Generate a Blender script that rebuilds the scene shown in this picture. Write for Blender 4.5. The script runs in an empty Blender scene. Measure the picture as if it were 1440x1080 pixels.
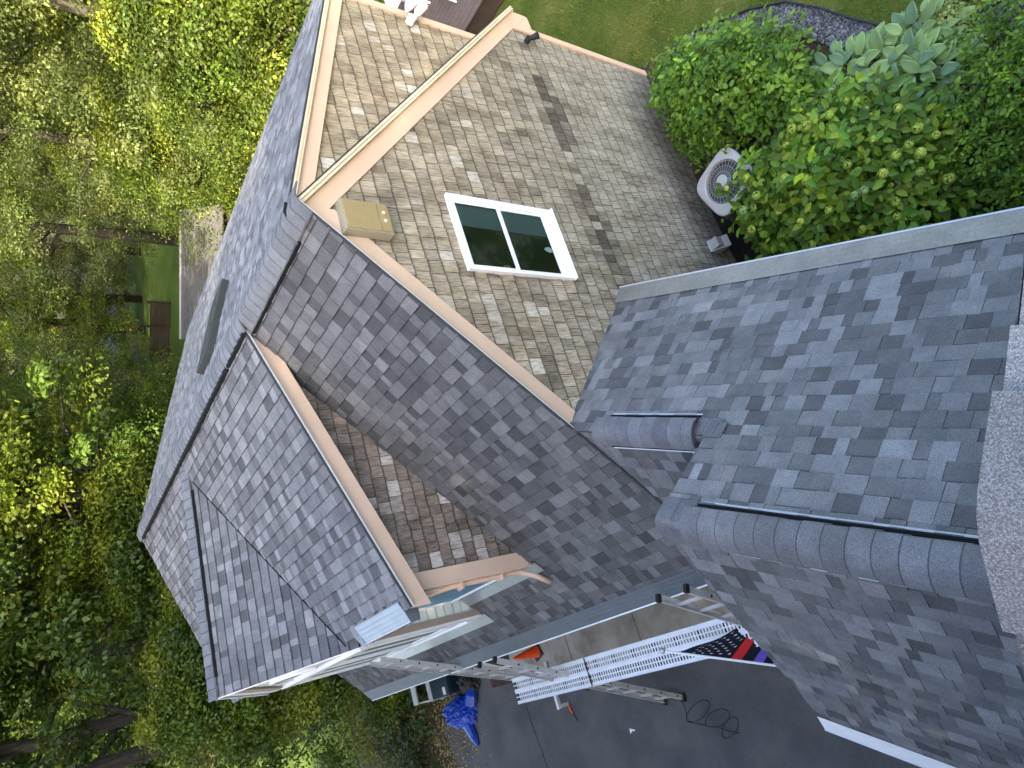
import bpy, math, random
import numpy as np
from mathutils import Vector, Matrix
random.seed(7); rng=np.random.default_rng(7)
S=bpy.context.scene; COL=S.collection
# ---------------------------------------------------------------- dimensions (metres)
X0,Z0=4.080,6.314; TF,TB=.958,.924; TE,TS=.367,.306
YA,YEND=4.60,14.0
AZ=.44257; SA,CA=math.sin(AZ),math.cos(AZ)
NL,ZN,TN,WN=-.933,4.707,1.025,2.074
ZC=4.116; LC=NL+(ZN-ZC)/TN; UN=3.388
def NU(u,l,z): return (u*SA+l*CA,u*CA-l*SA,z)
# ---------------------------------------------------------------- materials
def nt(name):
    m=bpy.data.materials.new(name);m.use_nodes=True;t=m.node_tree;b=t.nodes['Principled BSDF'];return m,t,b
def N(t,k,**kw):
    n=t.nodes.new(k)
    for a,v in kw.items():
        if a in n.inputs: n.inputs[a].default_value=v
        else: setattr(n,a,v)
    return n
def L(t,a,b): t.links.new(a,b)
def ramp(t,fac,stops):
    r=N(t,'ShaderNodeValToRGB');e=r.color_ramp.elements
    while len(e)<len(stops): e.new(.5)
    for i,(p,c) in enumerate(stops): e[i].position=p;e[i].color=(*c,1)
    L(t,fac,r.inputs[0]);return r
def mul(t,a,b,fac=1.):
    m=N(t,'ShaderNodeMix',data_type='RGBA',blend_type='MULTIPLY');m.inputs[0].default_value=fac
    L(t,a,m.inputs[6]);L(t,b,m.inputs[7]);return m.outputs[2]
def bump(t,b,h,s=.3,d=.01):
    u=N(t,'ShaderNodeBump');u.inputs['Strength'].default_value=s;u.inputs['Distance'].default_value=d
    L(t,h,u.inputs['Height']);L(t,u.outputs[0],b.inputs['Normal'])
def objco(t,scale=(1,1,1),rot=(0,0,0)):
    c=N(t,'ShaderNodeTexCoord');m=N(t,'ShaderNodeMapping');m.inputs['Scale'].default_value=scale;m.inputs['Rotation'].default_value=rot
    L(t,c.outputs['Object'],m.inputs[0]);return m.outputs[0]
def noise(t,co,scale,detail=4,rough=.55):
    n=N(t,'ShaderNodeTexNoise');n.inputs['Scale'].default_value=scale;n.inputs['Detail'].default_value=detail;n.inputs['Roughness'].default_value=rough
    if co is not None: L(t,co,n.inputs[0])
    return n.outputs[0]
def tint(t):
    a=N(t,'ShaderNodeAttribute');a.attribute_name='tint';return a.outputs['Color']
def m_plain(name,col,rough=.6,metal=0,var=.12,vs=6,fine=None,bumpd=0,spec=None):
    m,t,b=nt(name);co=objco(t)
    n=noise(t,co,vs,5);r=ramp(t,n,[(.25,(1-var,)*3),(.75,(1+var*.6,)*3)])
    c=N(t,'ShaderNodeRGB');c.outputs[0].default_value=(*col,1)
    o=mul(t,c.outputs[0],r.outputs[0])
    if fine:
        n2=noise(t,co,fine,3);r2=ramp(t,n2,[(.3,(.8,)*3),(.7,(1.15,)*3)]);o=mul(t,o,r2.outputs[0])
        if bumpd: bump(t,b,n2,.5,bumpd)
    elif bumpd: bump(t,b,n,.4,bumpd)
    L(t,o,b.inputs['Base Color']);b.inputs['Roughness'].default_value=rough;b.inputs['Metallic'].default_value=metal
    if spec is not None: b.inputs['Specular IOR Level'].default_value=spec
    return m
def m_shingle(name='roof_shingle',lo=.55,hi=1.6,gs=240):
    m,t,b=nt(name);co=objco(t)
    g=noise(t,co,gs,2,.7);gr=ramp(t,g,[(.36,(lo,)*3),(.52,(1,)*3),(.68,(hi,)*3)])
    g2=noise(t,co,5.5,5,.65);g2r=ramp(t,g2,[(.32,(.80,.80,.81)),(.68,(1.16,1.16,1.15))])
    o=mul(t,tint(t),gr.outputs[0]);o=mul(t,o,g2r.outputs[0])
    L(t,o,b.inputs['Base Color']);b.inputs['Roughness'].default_value=.85;b.inputs['Specular IOR Level'].default_value=.35
    bump(t,b,g,.45,.002);return m
def m_shake(name='cedar_shake'):
    m,t,b=nt(name)
    g=noise(t,objco(t,(85,85,5)),1,6,.65);gr=ramp(t,g,[(.30,(.42,.40,.37)),(.5,(1,1,1)),(.70,(1.4,1.4,1.38))])
    p=noise(t,objco(t,(7,7,2.2)),1,4,.6);pr=ramp(t,p,[(.36,(.72,.69,.66)),(.5,(1,1,1)),(.68,(1.18,1.19,1.2))])
    o=mul(t,tint(t),gr.outputs[0]);o=mul(t,o,pr.outputs[0])
    L(t,o,b.inputs['Base Color']);b.inputs['Roughness'].default_value=.9;b.inputs['Specular IOR Level'].default_value=.2
    bump(t,b,g,.5,.003);return m
def m_leaf(name,rough=.5,trans=.35,spec=.3):
    m,t,b=nt(name);a=tint(t);out=t.nodes['Material Output']
    L(t,a,b.inputs['Base Color']);b.inputs['Roughness'].default_value=rough;b.inputs['Specular IOR Level'].default_value=spec
    tr=N(t,'ShaderNodeBsdfTranslucent');g=N(t,'ShaderNodeMix',data_type='RGBA',blend_type='MULTIPLY');g.inputs[0].default_value=1
    L(t,a,g.inputs[6]);g.inputs[7].default_value=(1.9,1.7,.5,1);L(t,g.outputs[2],tr.inputs[0])
    mx=N(t,'ShaderNodeMixShader');mx.inputs[0].default_value=trans;L(t,b.outputs[0],mx.inputs[1]);L(t,tr.outputs[0],mx.inputs[2]);L(t,mx.outputs[0],out.inputs[0])
    return m
def m_bark():
    m,t,b=nt('bark');n=noise(t,objco(t,(14,14,2.5)),1,6,.7);r=ramp(t,n,[(.3,(.015,.012,.009)),(.55,(.05,.041,.031)),(.75,(.10,.088,.07))])
    L(t,r.outputs[0],b.inputs['Base Color']);b.inputs['Roughness'].default_value=.95;bump(t,b,n,1,.03);return m
def m_ground(name,stops,scale,bd=.02,fine=40,f=(.7,1.25)):
    m,t,b=nt(name);co=objco(t);n=noise(t,co,scale,8,.62);r=ramp(t,n,stops);n2=noise(t,co,fine,4,.7);r2=ramp(t,n2,[(.3,(f[0],)*3),(.7,(f[1],)*3)])
    L(t,mul(t,r.outputs[0],r2.outputs[0]),b.inputs['Base Color']);b.inputs['Roughness'].default_value=.95;b.inputs['Specular IOR Level'].default_value=.2
    bump(t,b,n2,.8,bd);return m
def m_glass(name):
    m,t,b=nt(name);out=t.nodes['Material Output']
    g=N(t,'ShaderNodeBsdfGlossy');g.inputs['Roughness'].default_value=.02;g.inputs['Color'].default_value=(.9,.95,1,1)
    tr=N(t,'ShaderNodeBsdfTransparent');tr.inputs[0].default_value=(.75,.85,.85,1)
    fr=N(t,'ShaderNodeFresnel');fr.inputs[0].default_value=1.6
    mx=N(t,'ShaderNodeMixShader');L(t,fr.outputs[0],mx.inputs[0]);L(t,tr.outputs[0],mx.inputs[1]);L(t,g.outputs[0],mx.inputs[2]);L(t,mx.outputs[0],out.inputs[0]);return m
M={}
M['shingle']=m_shingle();M['cap']=m_shingle('ridge_cap_shingle',.55,1.6,230);M['near']=m_shingle('near_shingle',.5,1.75,380)
M['shake']=m_shake()
M['tan']=m_plain('tan_trim_paint',(.60,.44,.33),.5,var=.07,vs=3)
M['cream']=m_plain('cream_trim_paint',(.66,.60,.46),.45,var=.06)
M['white']=m_plain('white_vinyl',(.80,.82,.85),.4,var=.05)
M['siding']=m_plain('pale_clapboard_paint',(.70,.76,.73),.55,var=.06)
M['clap']=m_plain('clapboard',(.70,.76,.73),.55,var=.06);_t=M['clap'].node_tree;_b=_t.nodes['Principled BSDF'];_l=_b.inputs['Base Color'].links[0].from_socket;_o=mul(_t,_l,tint(_t));L(_t,_o,_b.inputs['Base Color'])
M['fiber']=m_plain('tan_grey_board',(.36,.29,.25),.6,var=.07)
M['galv']=m_plain('bare_flashing_metal',(.40,.43,.46),.35,.7,var=.1,vs=12)
M['gutter']=m_plain('grey_gutter_guard',(.105,.125,.145),.55,0,var=.15,vs=5,fine=60)
M['gutter_old']=m_plain('weathered_gutter_guard',(.21,.205,.185),.55,.2,var=.3,vs=3,fine=50)
M['gutter_e']=m_plain('pale_gutter_guard',(.36,.40,.43),.4,.45,var=.12,vs=6)
M['lip']=m_plain('white_gutter_lip',(.78,.8,.82),.4,var=.05)
M['black']=m_plain('black_plastic',(.012,.012,.014),.6)
M['vent']=m_plain('vent_plastic',(.012,.013,.015),.9,var=.3,vs=30,spec=.15)
M['edge']=m_plain('drip_edge',(.55,.57,.6),.4,.2)
M['deckdark']=m_plain('roof_underlay',(.03,.032,.036),.9)
M['bluewrap']=m_plain('blue_window_film',(.05,.24,.42),.35,var=.35,vs=4)
M['bluewrap2']=m_plain('light_blue_film',(.10,.36,.58),.4,var=.2,vs=9)
M['glass']=m_glass('window_glass');M['dark']=m_ground('room_painted_reflection',[(.35,(.010,.017,.010)),(.50,(.022,.034,.019)),(.60,(.09,.088,.075)),(.75,(.15,.14,.125))],2.6,.0,60)  # window backing: dark room tone with the bushes' reflection painted in as patches
M['blind']=m_plain('roller_blind',(.13,.19,.20),.7,var=.15,vs=3)
M['olive']=m_plain('olive_tan_plastic',(.30,.23,.115),.5,var=.1,vs=10)
M['olive_side']=m_plain('grey_tan_plastic',(.27,.25,.19),.5)
M['alu']=m_plain('ladder_aluminium',(.62,.62,.62),.45,.35,var=.15,vs=14)
M['plank']=m_plain('plank_aluminium',(.74,.74,.76),.45,.35,var=.1,vs=8)
M['ac']=m_plain('unit_shell_paint',(.40,.395,.385),.5,.1,var=.08);M['acdark']=m_plain('unit_coil_dark',(.03,.034,.036),.6)
M['orange']=m_plain('orange_cone_plastic',(.75,.075,.012),.45,var=.15)
M['blue']=m_plain('blue_tarp_plastic',(.004,.045,.36),.3,var=.35,vs=7,bumpd=.02)
M['navy']=m_plain('dark_navy_plastic',(.008,.02,.035),.4);M['label']=m_plain('pale_sticker',(.6,.55,.5),.6)
M['wood']=m_plain('grey_deck_board',(.12,.085,.07),.7,var=.3,vs=4,fine=40)
M['shedroof']=m_plain('weathered_grey_board',(.13,.125,.12),.8,var=.25,vs=3)
M['fence']=m_plain('brown_board',(.055,.036,.028),.85,var=.3,vs=4)
M['bark']=m_bark()
M['leaf']=m_leaf('tree_leaf',.5,.4);M['bleaf']=m_leaf('bush_leaf',.5,.3,.28);M['hleaf']=m_leaf('hosta_leaf',.55,.2,.35);M['flower']=m_leaf('flower_head',.7,.3,.2)
M['grass']=m_leaf('grass_blade',.6,.35,.25)
M['asphalt']=m_ground('asphalt',[(.25,(.055,.055,.057)),(.5,(.088,.088,.090)),(.75,(.125,.118,.112))],.9,.004,160,(.55,1.6))
M['concrete']=m_ground('concrete',[(.3,(.19,.17,.135)),(.5,(.33,.305,.26)),(.7,(.43,.405,.36))],1.6,.004,90,(.75,1.2))
M['lawn']=m_ground('lawn_turf',[(.3,(.055,.08,.012)),(.5,(.09,.125,.018)),(.72,(.18,.175,.045))],1.1,.05,60,(.6,1.4))
M['farlawn']=m_ground('sunny_lawn',[(.3,(.055,.105,.014)),(.5,(.085,.135,.02)),(.7,(.125,.165,.03))],.5,.05,20,(.8,1.2))
M['litter']=m_ground('forest_litter',[(.3,(.02,.025,.008)),(.5,(.06,.055,.022)),(.7,(.12,.10,.05))],.6,.06,12,(.5,1.5))
M['mulch']=m_ground('bark_mulch',[(.3,(.025,.017,.012)),(.5,(.055,.035,.025)),(.7,(.10,.062,.042))],3,.03,60,(.45,1.6))
M['darkmulch']=m_ground('wet_soil',[(.3,(.006,.006,.006)),(.7,(.02,.018,.016))],3,.03,60,(.5,1.6))
M['gravel']=m_leaf('gravel_stone',.8,0,.3)
M['brick']=m_ground('brick_paver',[(.35,(.045,.026,.022)),(.6,(.08,.048,.04))],6,.005,80)
M['rubber']=m_plain('black_rubber',(.015,.015,.016),.5)
# ---------------------------------------------------------------- mesh builder
class MB:
    def __init__(s): s.v=[];s.f=[];s.m=[];s.c=[];s.g=[]
    def face(s,pts,mi=0,col=(1,1,1)):
        i=len(s.v);s.v+= [tuple(p) for p in pts];s.f.append(tuple(range(i,i+len(pts))));s.m.append(mi);s.c.append(col)
    def mesh(s,V,F,mi=0,col=(1,1,1)):
        i=len(s.v);s.v+=[tuple(p) for p in V];s.g.append((i,len(V),len(s.f),len(F)))
        for f in F: s.f.append(tuple(i+k for k in f));s.m.append(mi);s.c.append(col)
    def box(s,o,ax,ay,az,mi=0,col=(1,1,1)):
        o,ax,ay,az=map(Vector,(o,ax,ay,az));P=[o+ax*a+ay*b+az*c for c in(0,1) for b in(0,1) for a in(0,1)]
        F=[(0,2,3,1),(4,5,7,6),(0,1,5,4),(2,6,7,3),(0,4,6,2),(1,3,7,5)]
        if ax.cross(ay).dot(az)<0: F=[f[::-1] for f in F]
        s.mesh(P,F,mi,col)
    def abox(s,x0,x1,y0,y1,z0,z1,mi=0,col=(1,1,1)): s.box((x0,y0,z0),(x1-x0,0,0),(0,y1-y0,0),(0,0,z1-z0),mi,col)
    def beam(s,a,b,w,h,up=(0,0,1),mi=0,col=(1,1,1)):
        a,b=Vector(a),Vector(b);d=b-a;sd=d.cross(Vector(up)).normalized()*w;u=sd.cross(d).normalized()*h
        s.box(a-sd/2-u/2,d,sd,u,mi,col)
    def prism(s,poly,ext,mi=0,col=(1,1,1)):
        P=[Vector(p) for p in poly];e=Vector(ext);n=len(P)
        nn=sum(((P[i]-P[0]).cross(P[i+1]-P[0]) for i in range(1,n-1)),Vector())
        if nn.dot(e)>0: P=P[::-1]
        V=P+[p+e for p in P];F=[tuple(range(n)),tuple(range(2*n-1,n-1,-1))]+[(i,i+n,(i+1)%n+n,(i+1)%n) for i in range(n)]
        s.mesh(V,F,mi,col)
    def tube(s,pts,r,n=8,mi=0,col=(1,1,1),caps=True):
        P=[Vector(p) for p in pts];R=r if isinstance(r,(list,tuple)) else [r]*len(P);V=[];F=[];pu=None
        for i,p in enumerate(P):
            d=(P[min(i+1,len(P)-1)]-P[max(i-1,0)]).normalized()
            if pu is None: pu=d.orthogonal().normalized()
            pu=(pu-d*pu.dot(d)).normalized();w=d.cross(pu)
            for k in range(n):
                a=2*math.pi*k/n;V.append(p+(pu*math.cos(a)+w*math.sin(a))*R[i])
        for i in range(len(P)-1):
            for k in range(n): F.append((i*n+k,i*n+(k+1)%n,(i+1)*n+(k+1)%n,(i+1)*n+k))
        if caps: F.append(tuple(range(n))[::-1]);F.append(tuple((len(P)-1)*n+k for k in range(n)))
        s.mesh(V,F,mi,col)
    def lathe(s,c,prof,n=20,mi=0,col=(1,1,1),sy=1.):
        V=[];F=[]
        for r,z in prof:
            for k in range(n):
                a=2*math.pi*k/n;V.append((c[0]+r*math.cos(a),c[1]+r*math.sin(a)*sy,c[2]+z))
        for i in range(len(prof)-1):
            for k in range(n): F.append((i*n+k,i*n+(k+1)%n,(i+1)*n+(k+1)%n,(i+1)*n+k))
        s.mesh(V,F,mi,col)
    def each(s,name,mats,parent=None,**k):
        out=[]
        for (v0,nv,f0,nf) in s.g:
            q=MB();q.v=s.v[v0:v0+nv];q.f=[tuple(i-v0 for i in f) for f in s.f[f0:f0+nf]];q.m=s.m[f0:f0+nf];q.c=s.c[f0:f0+nf];out.append(q.build(name,mats,parent,**k))
        return out
    def build(s,name,mats,parent=None,smooth=False,bevel=0):
        me=bpy.data.meshes.new(name);me.from_pydata(s.v,[],s.f)
        if not isinstance(mats,(list,tuple)): mats=[mats]
        for m in mats: me.materials.append(m)
        me.polygons.foreach_set('material_index',s.m)
        if any(c!=(1,1,1) for c in s.c):
            at=me.color_attributes.new('tint','FLOAT_COLOR','CORNER')
            arr=np.ones((len(me.loops),4),np.float32);ln=np.array([len(f) for f in s.f]);arr[:,:3]=np.repeat(np.array(s.c,np.float32),ln,axis=0)
            at.data.foreach_set('color',arr.ravel())
        if smooth: me.polygons.foreach_set('use_smooth',[True]*len(me.polygons))
        me.update();o=bpy.data.objects.new(name,me);COL.objects.link(o)
        if parent: o.parent=parent;o.matrix_parent_inverse=Matrix.Translation(-Vector(parent.location)) if parent.type=='EMPTY' else Matrix()
        if bevel:
            b=o.modifiers.new('bevel','BEVEL');b.width=bevel;b.segments=2;b.limit_method='ANGLE'
        return o
def empty(name,loc,label,cat,group=None,rz=0):
    o=bpy.data.objects.new(name,None);COL.objects.link(o);o.location=loc;o.rotation_euler=(0,0,rz);o.empty_display_size=.2
    tag(o,label,cat,group);return o
def tag(o,label=None,cat=None,group=None,kind=None):
    if label: o['label']=label
    if cat: o['category']=cat
    if group: o['group']=group
    if kind: o['kind']=kind
    return o
# ---------------------------------------------------------------- tiles (shingles, shakes, clapboards)
def clip(poly,conv):
    out=poly;n=len(conv)
    for i in range(n):
        ax,ay=conv[i];bx,by=conv[(i+1)%n];inp=out;out=[]
        if not inp: return []
        for j in range(len(inp)):
            p=inp[j];q=inp[(j+1)%len(inp)]
            sp=(bx-ax)*(p[1]-ay)-(by-ay)*(p[0]-ax);sq=(bx-ax)*(q[1]-ay)-(by-ay)*(q[0]-ax)
            if sp>=-1e-9: out.append(p)
            if (sp>1e-9 and sq<-1e-9) or (sp<-1e-9 and sq>1e-9):
                k=sp/(sp-sq);out.append((p[0]+(q[0]-p[0])*k,p[1]+(q[1]-p[1])*k))
    return out
def tiles(mb,conv,O,U,V,exp,rows_fn,v0=None,tb=.008,tt=.001,gap=0,mi=0,band=0,bandk=.5,bandw=2.2,hole=None,blo=0):
    O,U,V=Vector(O),Vector(U).normalized(),Vector(V).normalized();Nn=U.cross(V).normalized()
    a=sum(conv[i][0]*conv[(i+1)%len(conv)][1]-conv[(i+1)%len(conv)][0]*conv[i][1] for i in range(len(conv)))
    if a<0: conv=conv[::-1]
    us=[p[0] for p in conv];vs=[p[1] for p in conv];v=min(vs) if v0 is None else v0;row=0
    while v<max(vs):
        for (u0,u1,dv,h,col) in rows_fn(row,min(us)-.3,max(us)+.3,v):
            lo=v+dv;hi=v+exp
            p=clip([(u0+gap,lo),(u1-gap,lo),(u1-gap,hi),(u0+gap,hi)],conv)
            if len(p)<3 or (hole and hole[0]<u0 and u1<hole[1] and hole[2]<v and hi<hole[3]): continue
            def H(q): return (tb+h)*(1-(q[1]-lo)/(hi-lo))+tt*((q[1]-lo)/(hi-lo))
            top=[O+U*q[0]+V*q[1]+Nn*H(q) for q in p];bot=[O+U*q[0]+V*q[1]-Nn*.004 for q in p];n=len(p)
            dk=tuple(x*bandk for x in col);bh=band*(1 if h>0 else bandw)  # dk: printed shingle bands, and course shadow lines painted on shakes and clapboards
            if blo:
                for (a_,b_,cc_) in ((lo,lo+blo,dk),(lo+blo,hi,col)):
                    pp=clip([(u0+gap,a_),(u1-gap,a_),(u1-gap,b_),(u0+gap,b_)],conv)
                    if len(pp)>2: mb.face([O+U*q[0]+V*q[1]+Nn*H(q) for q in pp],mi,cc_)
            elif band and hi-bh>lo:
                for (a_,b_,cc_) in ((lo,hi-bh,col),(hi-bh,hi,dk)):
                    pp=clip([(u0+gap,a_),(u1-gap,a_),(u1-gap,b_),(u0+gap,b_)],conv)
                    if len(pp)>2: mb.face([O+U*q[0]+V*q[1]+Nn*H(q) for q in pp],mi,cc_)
            else: mb.face(top,mi,col)
            for i in range(n):
                j=(i+1)%n
                if p[i][1]>hi-1e-6 and p[j][1]>hi-1e-6: continue
                mb.face([bot[i],bot[j],top[j],top[i]],mi,col)
        v+=exp;row+=1
def mixc(a,b,k): return tuple(a[i]*(1-k)+b[i]*k for i in range(3))
DK,MD,LT=(.060,.062,.067),(.115,.118,.126),(.184,.188,.199)
def shingle_rows(seed=0,bright=1.,lam=True):
    r=random.Random(seed)
    def fn(row,ua,ub,v):
        u=ua-r.random()*.3;up=True;base=r.random()
        while u<ub:
            w=r.choice([.08,.11,.14,.16,.19,.23])*r.uniform(.9,1.1)
            t=r.random()
            if up: c=mixc(MD,LT,r.random()**1.3) if t<.8 else mixc(MD,DK,r.random()*.5)
            else: c=mixc(MD,DK,r.uniform(.1,1)) if t<.72 else mixc(MD,LT,r.random()*.5)
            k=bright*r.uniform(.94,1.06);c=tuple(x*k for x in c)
            if r.random()<.05: c=(c[0]*1.05,c[1]*.99,c[2]*.97)
            yield (u,u+w,0 if up else .002*r.random(),.005 if up else 0.,c)
            u+=w;up=not up
            if r.random()<.12: up=not up
    return fn
def shake_rows(seed=0,colfn=None,wr=(.10,.23)):
    r=random.Random(seed)
    def fn(row,ua,ub,v):
        u=ua-r.random()*.2
        while u<ub:
            w=r.uniform(*wr);c=colfn(r,(u+w/2),v)
            yield (u,u+w,r.uniform(-.006,.006),r.uniform(-.003,.005),c);u+=w
    return fn
def clap_rows(col):
    def fn(row,ua,ub,v): yield (ua,ub,0,0,col)
    return fn
def roofplane(name,parent,conv3,O,U,V,seed,exp=.143,bright=1.,thick=.018,mat='shingle',v0=None):
    """conv3: list of (u,v) on the plane; adds the deck slab and the courses"""
    mb=MB();Oo,Uu,Vv=Vector(O),Vector(U).normalized(),Vector(V).normalized();Nn=Uu.cross(Vv)
    mb.prism([Oo+Uu*p[0]+Vv*p[1]-Nn*.002 for p in conv3],-Nn*thick,1)
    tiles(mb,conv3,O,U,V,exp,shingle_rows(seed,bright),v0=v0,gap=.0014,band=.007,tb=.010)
    return mb.build(name,[M[mat],M['deckdark']],parent)
def caps(parent,line0,line1,side,nrm_up,hw,slope,col=(.10,.106,.125),raise_=.0,exp=.143,seed=1,mat='cap',rnd=.35,th=.012,half=None,arc=.42):
    """bent cap shingles laid along a ridge from line0 (lower end, first laid) to line1"""
    r=random.Random(seed);mb=MB();a,b=Vector(line0),Vector(line1);d=(b-a);ln=d.length;d.normalize();sd=Vector(side).normalized()
    n=int(ln/exp);K=10
    for i in range(n+1):
        s0=i*exp;s1=min(s0+exp+.03,ln)
        if s0>=ln-.01: break
        k=r.uniform(.82,1.15);c=tuple(x*k for x in col);j=r.uniform(-.004,.004)
        ring=[]
        for (s,h) in ((s0,th),(s0+exp-.012,.004),(s1,.003)):
            pr_=[]
            for q in range(K+1):
                x=-hw+2*hw*q/K+j
                # rounded: parabola near the crest, planes outside
                ax=abs(x);r0=hw*rnd
                sl=slope if not isinstance(slope,tuple) else slope[0 if x<0 else 1];sm=slope if not isinstance(slope,tuple) else min(slope)
                z=-sl*(ax-r0/2)-sm*r0/2 if ax>r0 else -sl*(ax*ax/(2*r0))-sm*r0/2
                pr_.append(a+d*s+sd*x+Vector((0,0,z+raise_+h)))
            ring.append(pr_)
        base=len(mb.v);mb.v+=[tuple(p) for p in ring[0]+ring[1]+ring[2]]+[tuple(p-Vector((0,0,th+.006))) for p in ring[0]]
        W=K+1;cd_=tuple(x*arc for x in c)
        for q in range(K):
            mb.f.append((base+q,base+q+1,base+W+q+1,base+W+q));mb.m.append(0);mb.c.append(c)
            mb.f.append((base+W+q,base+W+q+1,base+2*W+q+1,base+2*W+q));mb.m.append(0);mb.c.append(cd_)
            mb.f.append((base+q,base+3*W+q,base+3*W+q+1,base+q+1));mb.m.append(0);mb.c.append(c)
        for q in (0,K):
            mb.face([ring[0][q],ring[2][q],ring[2][q]-Vector((0,0,.02)),ring[0][q]-Vector((0,0,.02))],0,c)
    return mb.build('ridge_cap',M[mat],parent)

# ================================================================ SETTING: ground
def sheet(name,pts,z,mat,kind='structure',sub=0):
    mb=MB();mb.face([(x,y,z) for x,y in pts]);o=mb.build(name,mat);tag(o,kind=kind);return o
sheet('ground',[(-500,-300),(500,-300),(500,700),(-500,700)],-.03,M['litter'])
sheet('driveway',[(-14,-12),(.45,-12),(.45,13.9),(-.35,14.6),(-.45,16.0),(-.9,16.5),(-1.7,16.2),(-4,16.8),(-14,17)],-.004,M['asphalt'])
lawn_e=[(8.0,4.9),(7.6,3.75),(7.35,3.35),(7.05,2.85),(6.68,2.42),(6.2,2.12),(5.75,1.9),(5.4,1.7),(5.1,1.45),(4.86,1.2),(4.69,.9),(4.6,.6),(4.3,0),(3.8,-3)]
sheet('lawn',lawn_e+[(22,-8),(26,6),(24,12),(20,17),(11,17),(8,15.5)],-.010,M['lawn'])
sheet('far_lawn',[(13,24),(27,27),(34,40),(33,50),(19,48),(12,34)],-.005,M['farlawn'])
sheet('garden_bed',[(.45,4.9)]+lawn_e+[(.45,-3)],-.001,M['mulch'])
sheet('bed_soil',[(1.5,4.7),(5.2,4.7),(4.6,3.2),(3.9,2.0),(3.4,1.0),(2.8,-1),(1,-1)],.004,M['darkmulch'])
sheet('meadow',[(-4,22),(4.5,22.5),(7,30),(6,38),(-4,40)],-.006,M['farlawn'])
# walkway of concrete flags
mb=MB()
for i,(a,b) in enumerate([(4.3,6.8),(6.82,9.0),(9.02,10.9),(10.92,12.9)]): mb.abox(-.52,.44,a,b,-.03,.02)
tag(mb.build('walkway',M['concrete'],bevel=.006),kind='structure')
mb=MB()
for i in range(5):
    for j in range(7): mb.abox(-.32+i*.15,-.32+i*.15+.14,12.95+j*.13,12.95+j*.13+.12,-.03,.012)
tag(mb.build('paver_patch',M['brick']),kind='structure')
mb=MB();mb.tube([(-.70,12.8,0),(-1.1,12.78,.001),(-1.6,12.7,0),(-1.98,12.66,0),(-2.6,12.6,0)],.006,5)
tag(mb.build('driveway_joint',M['rubber']),kind='structure')
# gravel river along the lawn edge
def stones(name,pts,wid,n,zz):
    mb=MB();r=random.Random(5)
    ico=[(0,0,1),(.89,0,.45),(.28,.85,.45),(-.72,.53,.45),(-.72,-.53,.45),(.28,-.85,.45),(.72,.53,-.2),(-.28,.85,-.2),(-.89,0,-.2),(-.28,-.85,-.2),(.72,-.53,-.2)]
    F=[(0,1,2),(0,2,3),(0,3,4),(0,4,5),(0,5,1),(1,6,2),(2,7,3),(3,8,4),(4,9,5),(5,10,1),(2,6,7),(3,7,8),(4,8,9),(5,9,10),(1,10,6)]
    seg=[(Vector((*pts[i],0)),Vector((*pts[i+1],0))) for i in range(len(pts)-1)];ls=[(b-a).length for a,b in seg]
    for _ in range(n):
        a,b=r.choices(seg,ls)[0];d=(b-a).normalized();sd=Vector((d.y,-d.x,0))
        p=a.lerp(b,r.random())+sd*r.uniform(0,wid);s=r.uniform(.012,.03);an=r.random()*6.28
        g=r.choice([.03,.05,.08,.12,.2]);c=(g,g*1.0,g*1.05)
        V=[(p.x+s*(v[0]*math.cos(an)-v[1]*math.sin(an))*1.2,p.y+s*(v[0]*math.sin(an)+v[1]*math.cos(an)),zz+s*.6*v[2]) for v in ico]
        mb.mesh(V,F,0,c)
    o=mb.build(name,M['gravel']);tag(o,kind='stuff',label='strip of grey crushed stone along the lawn edge');return o
stones('gravel',lawn_e[1:12],.34,9000,.01)
mb=MB()
for i in range(1,12):
    a=Vector((*lawn_e[i],.02));b=Vector((*lawn_e[i+1],.02));mb.beam(a,b,.02,.08)
tag(mb.build('lawn_edging',M['black']),'black plastic edging between the lawn and the gravel strip','edging')

# ================================================================ HOUSE
house=empty('house',(4.1,9.3,0),'two storey house with grey shingle roof, cedar shake gable wall and tan trim','house')
H_=house
GL=lambda t:math.sqrt(1+t*t)
# --- walls of cedar shakes
WY=4.66
def cedarA(r,u,v):
    base=mixc((.355,.305,.225),(.215,.186,.14),r.random())
    t=r.random()
    if t<.09: base=mixc(base,(.47,.44,.38),r.uniform(.15,.85))
    elif t<.2: base=mixc(base,(.12,.10,.08),r.uniform(.2,.8))
    z=v
    g=max(0,min(1,(4.2-z)/2.2));base=mixc(base,(.24,.225,.185),g*.7)
    st=math.exp(-((z-2.45+.06*math.sin(u*2.3))/.20)**2)*(.65+.35*math.sin(u*3.1+1))
    st=max(0,st)*1.2*(1 if u>3.2 else .3)
    st2=math.exp(-((z-3.02)/.13)**2)*.3*(1 if u>4.4 else .2)
    base=mixc(base,(.06,.05,.042),min(.88,(st+st2)*r.uniform(.05,1.3)))
    low=max(0,1-z/.9);base=mixc(base,(.10,.10,.095),low*.6)
    return base
def cedarB(r,u,v):
    base=mixc((.34,.285,.20),(.23,.195,.14),r.random())
    if r.random()<.1: base=mixc(base,(.5,.48,.42),r.uniform(.3,.9))
    return base
def cedarE(r,u,v):
    base=mixc((.24,.195,.16),(.15,.125,.105),r.random())
    if r.random()<.16: base=mixc(base,(.5,.46,.42),r.uniform(.3,.9))
    return base
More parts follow.
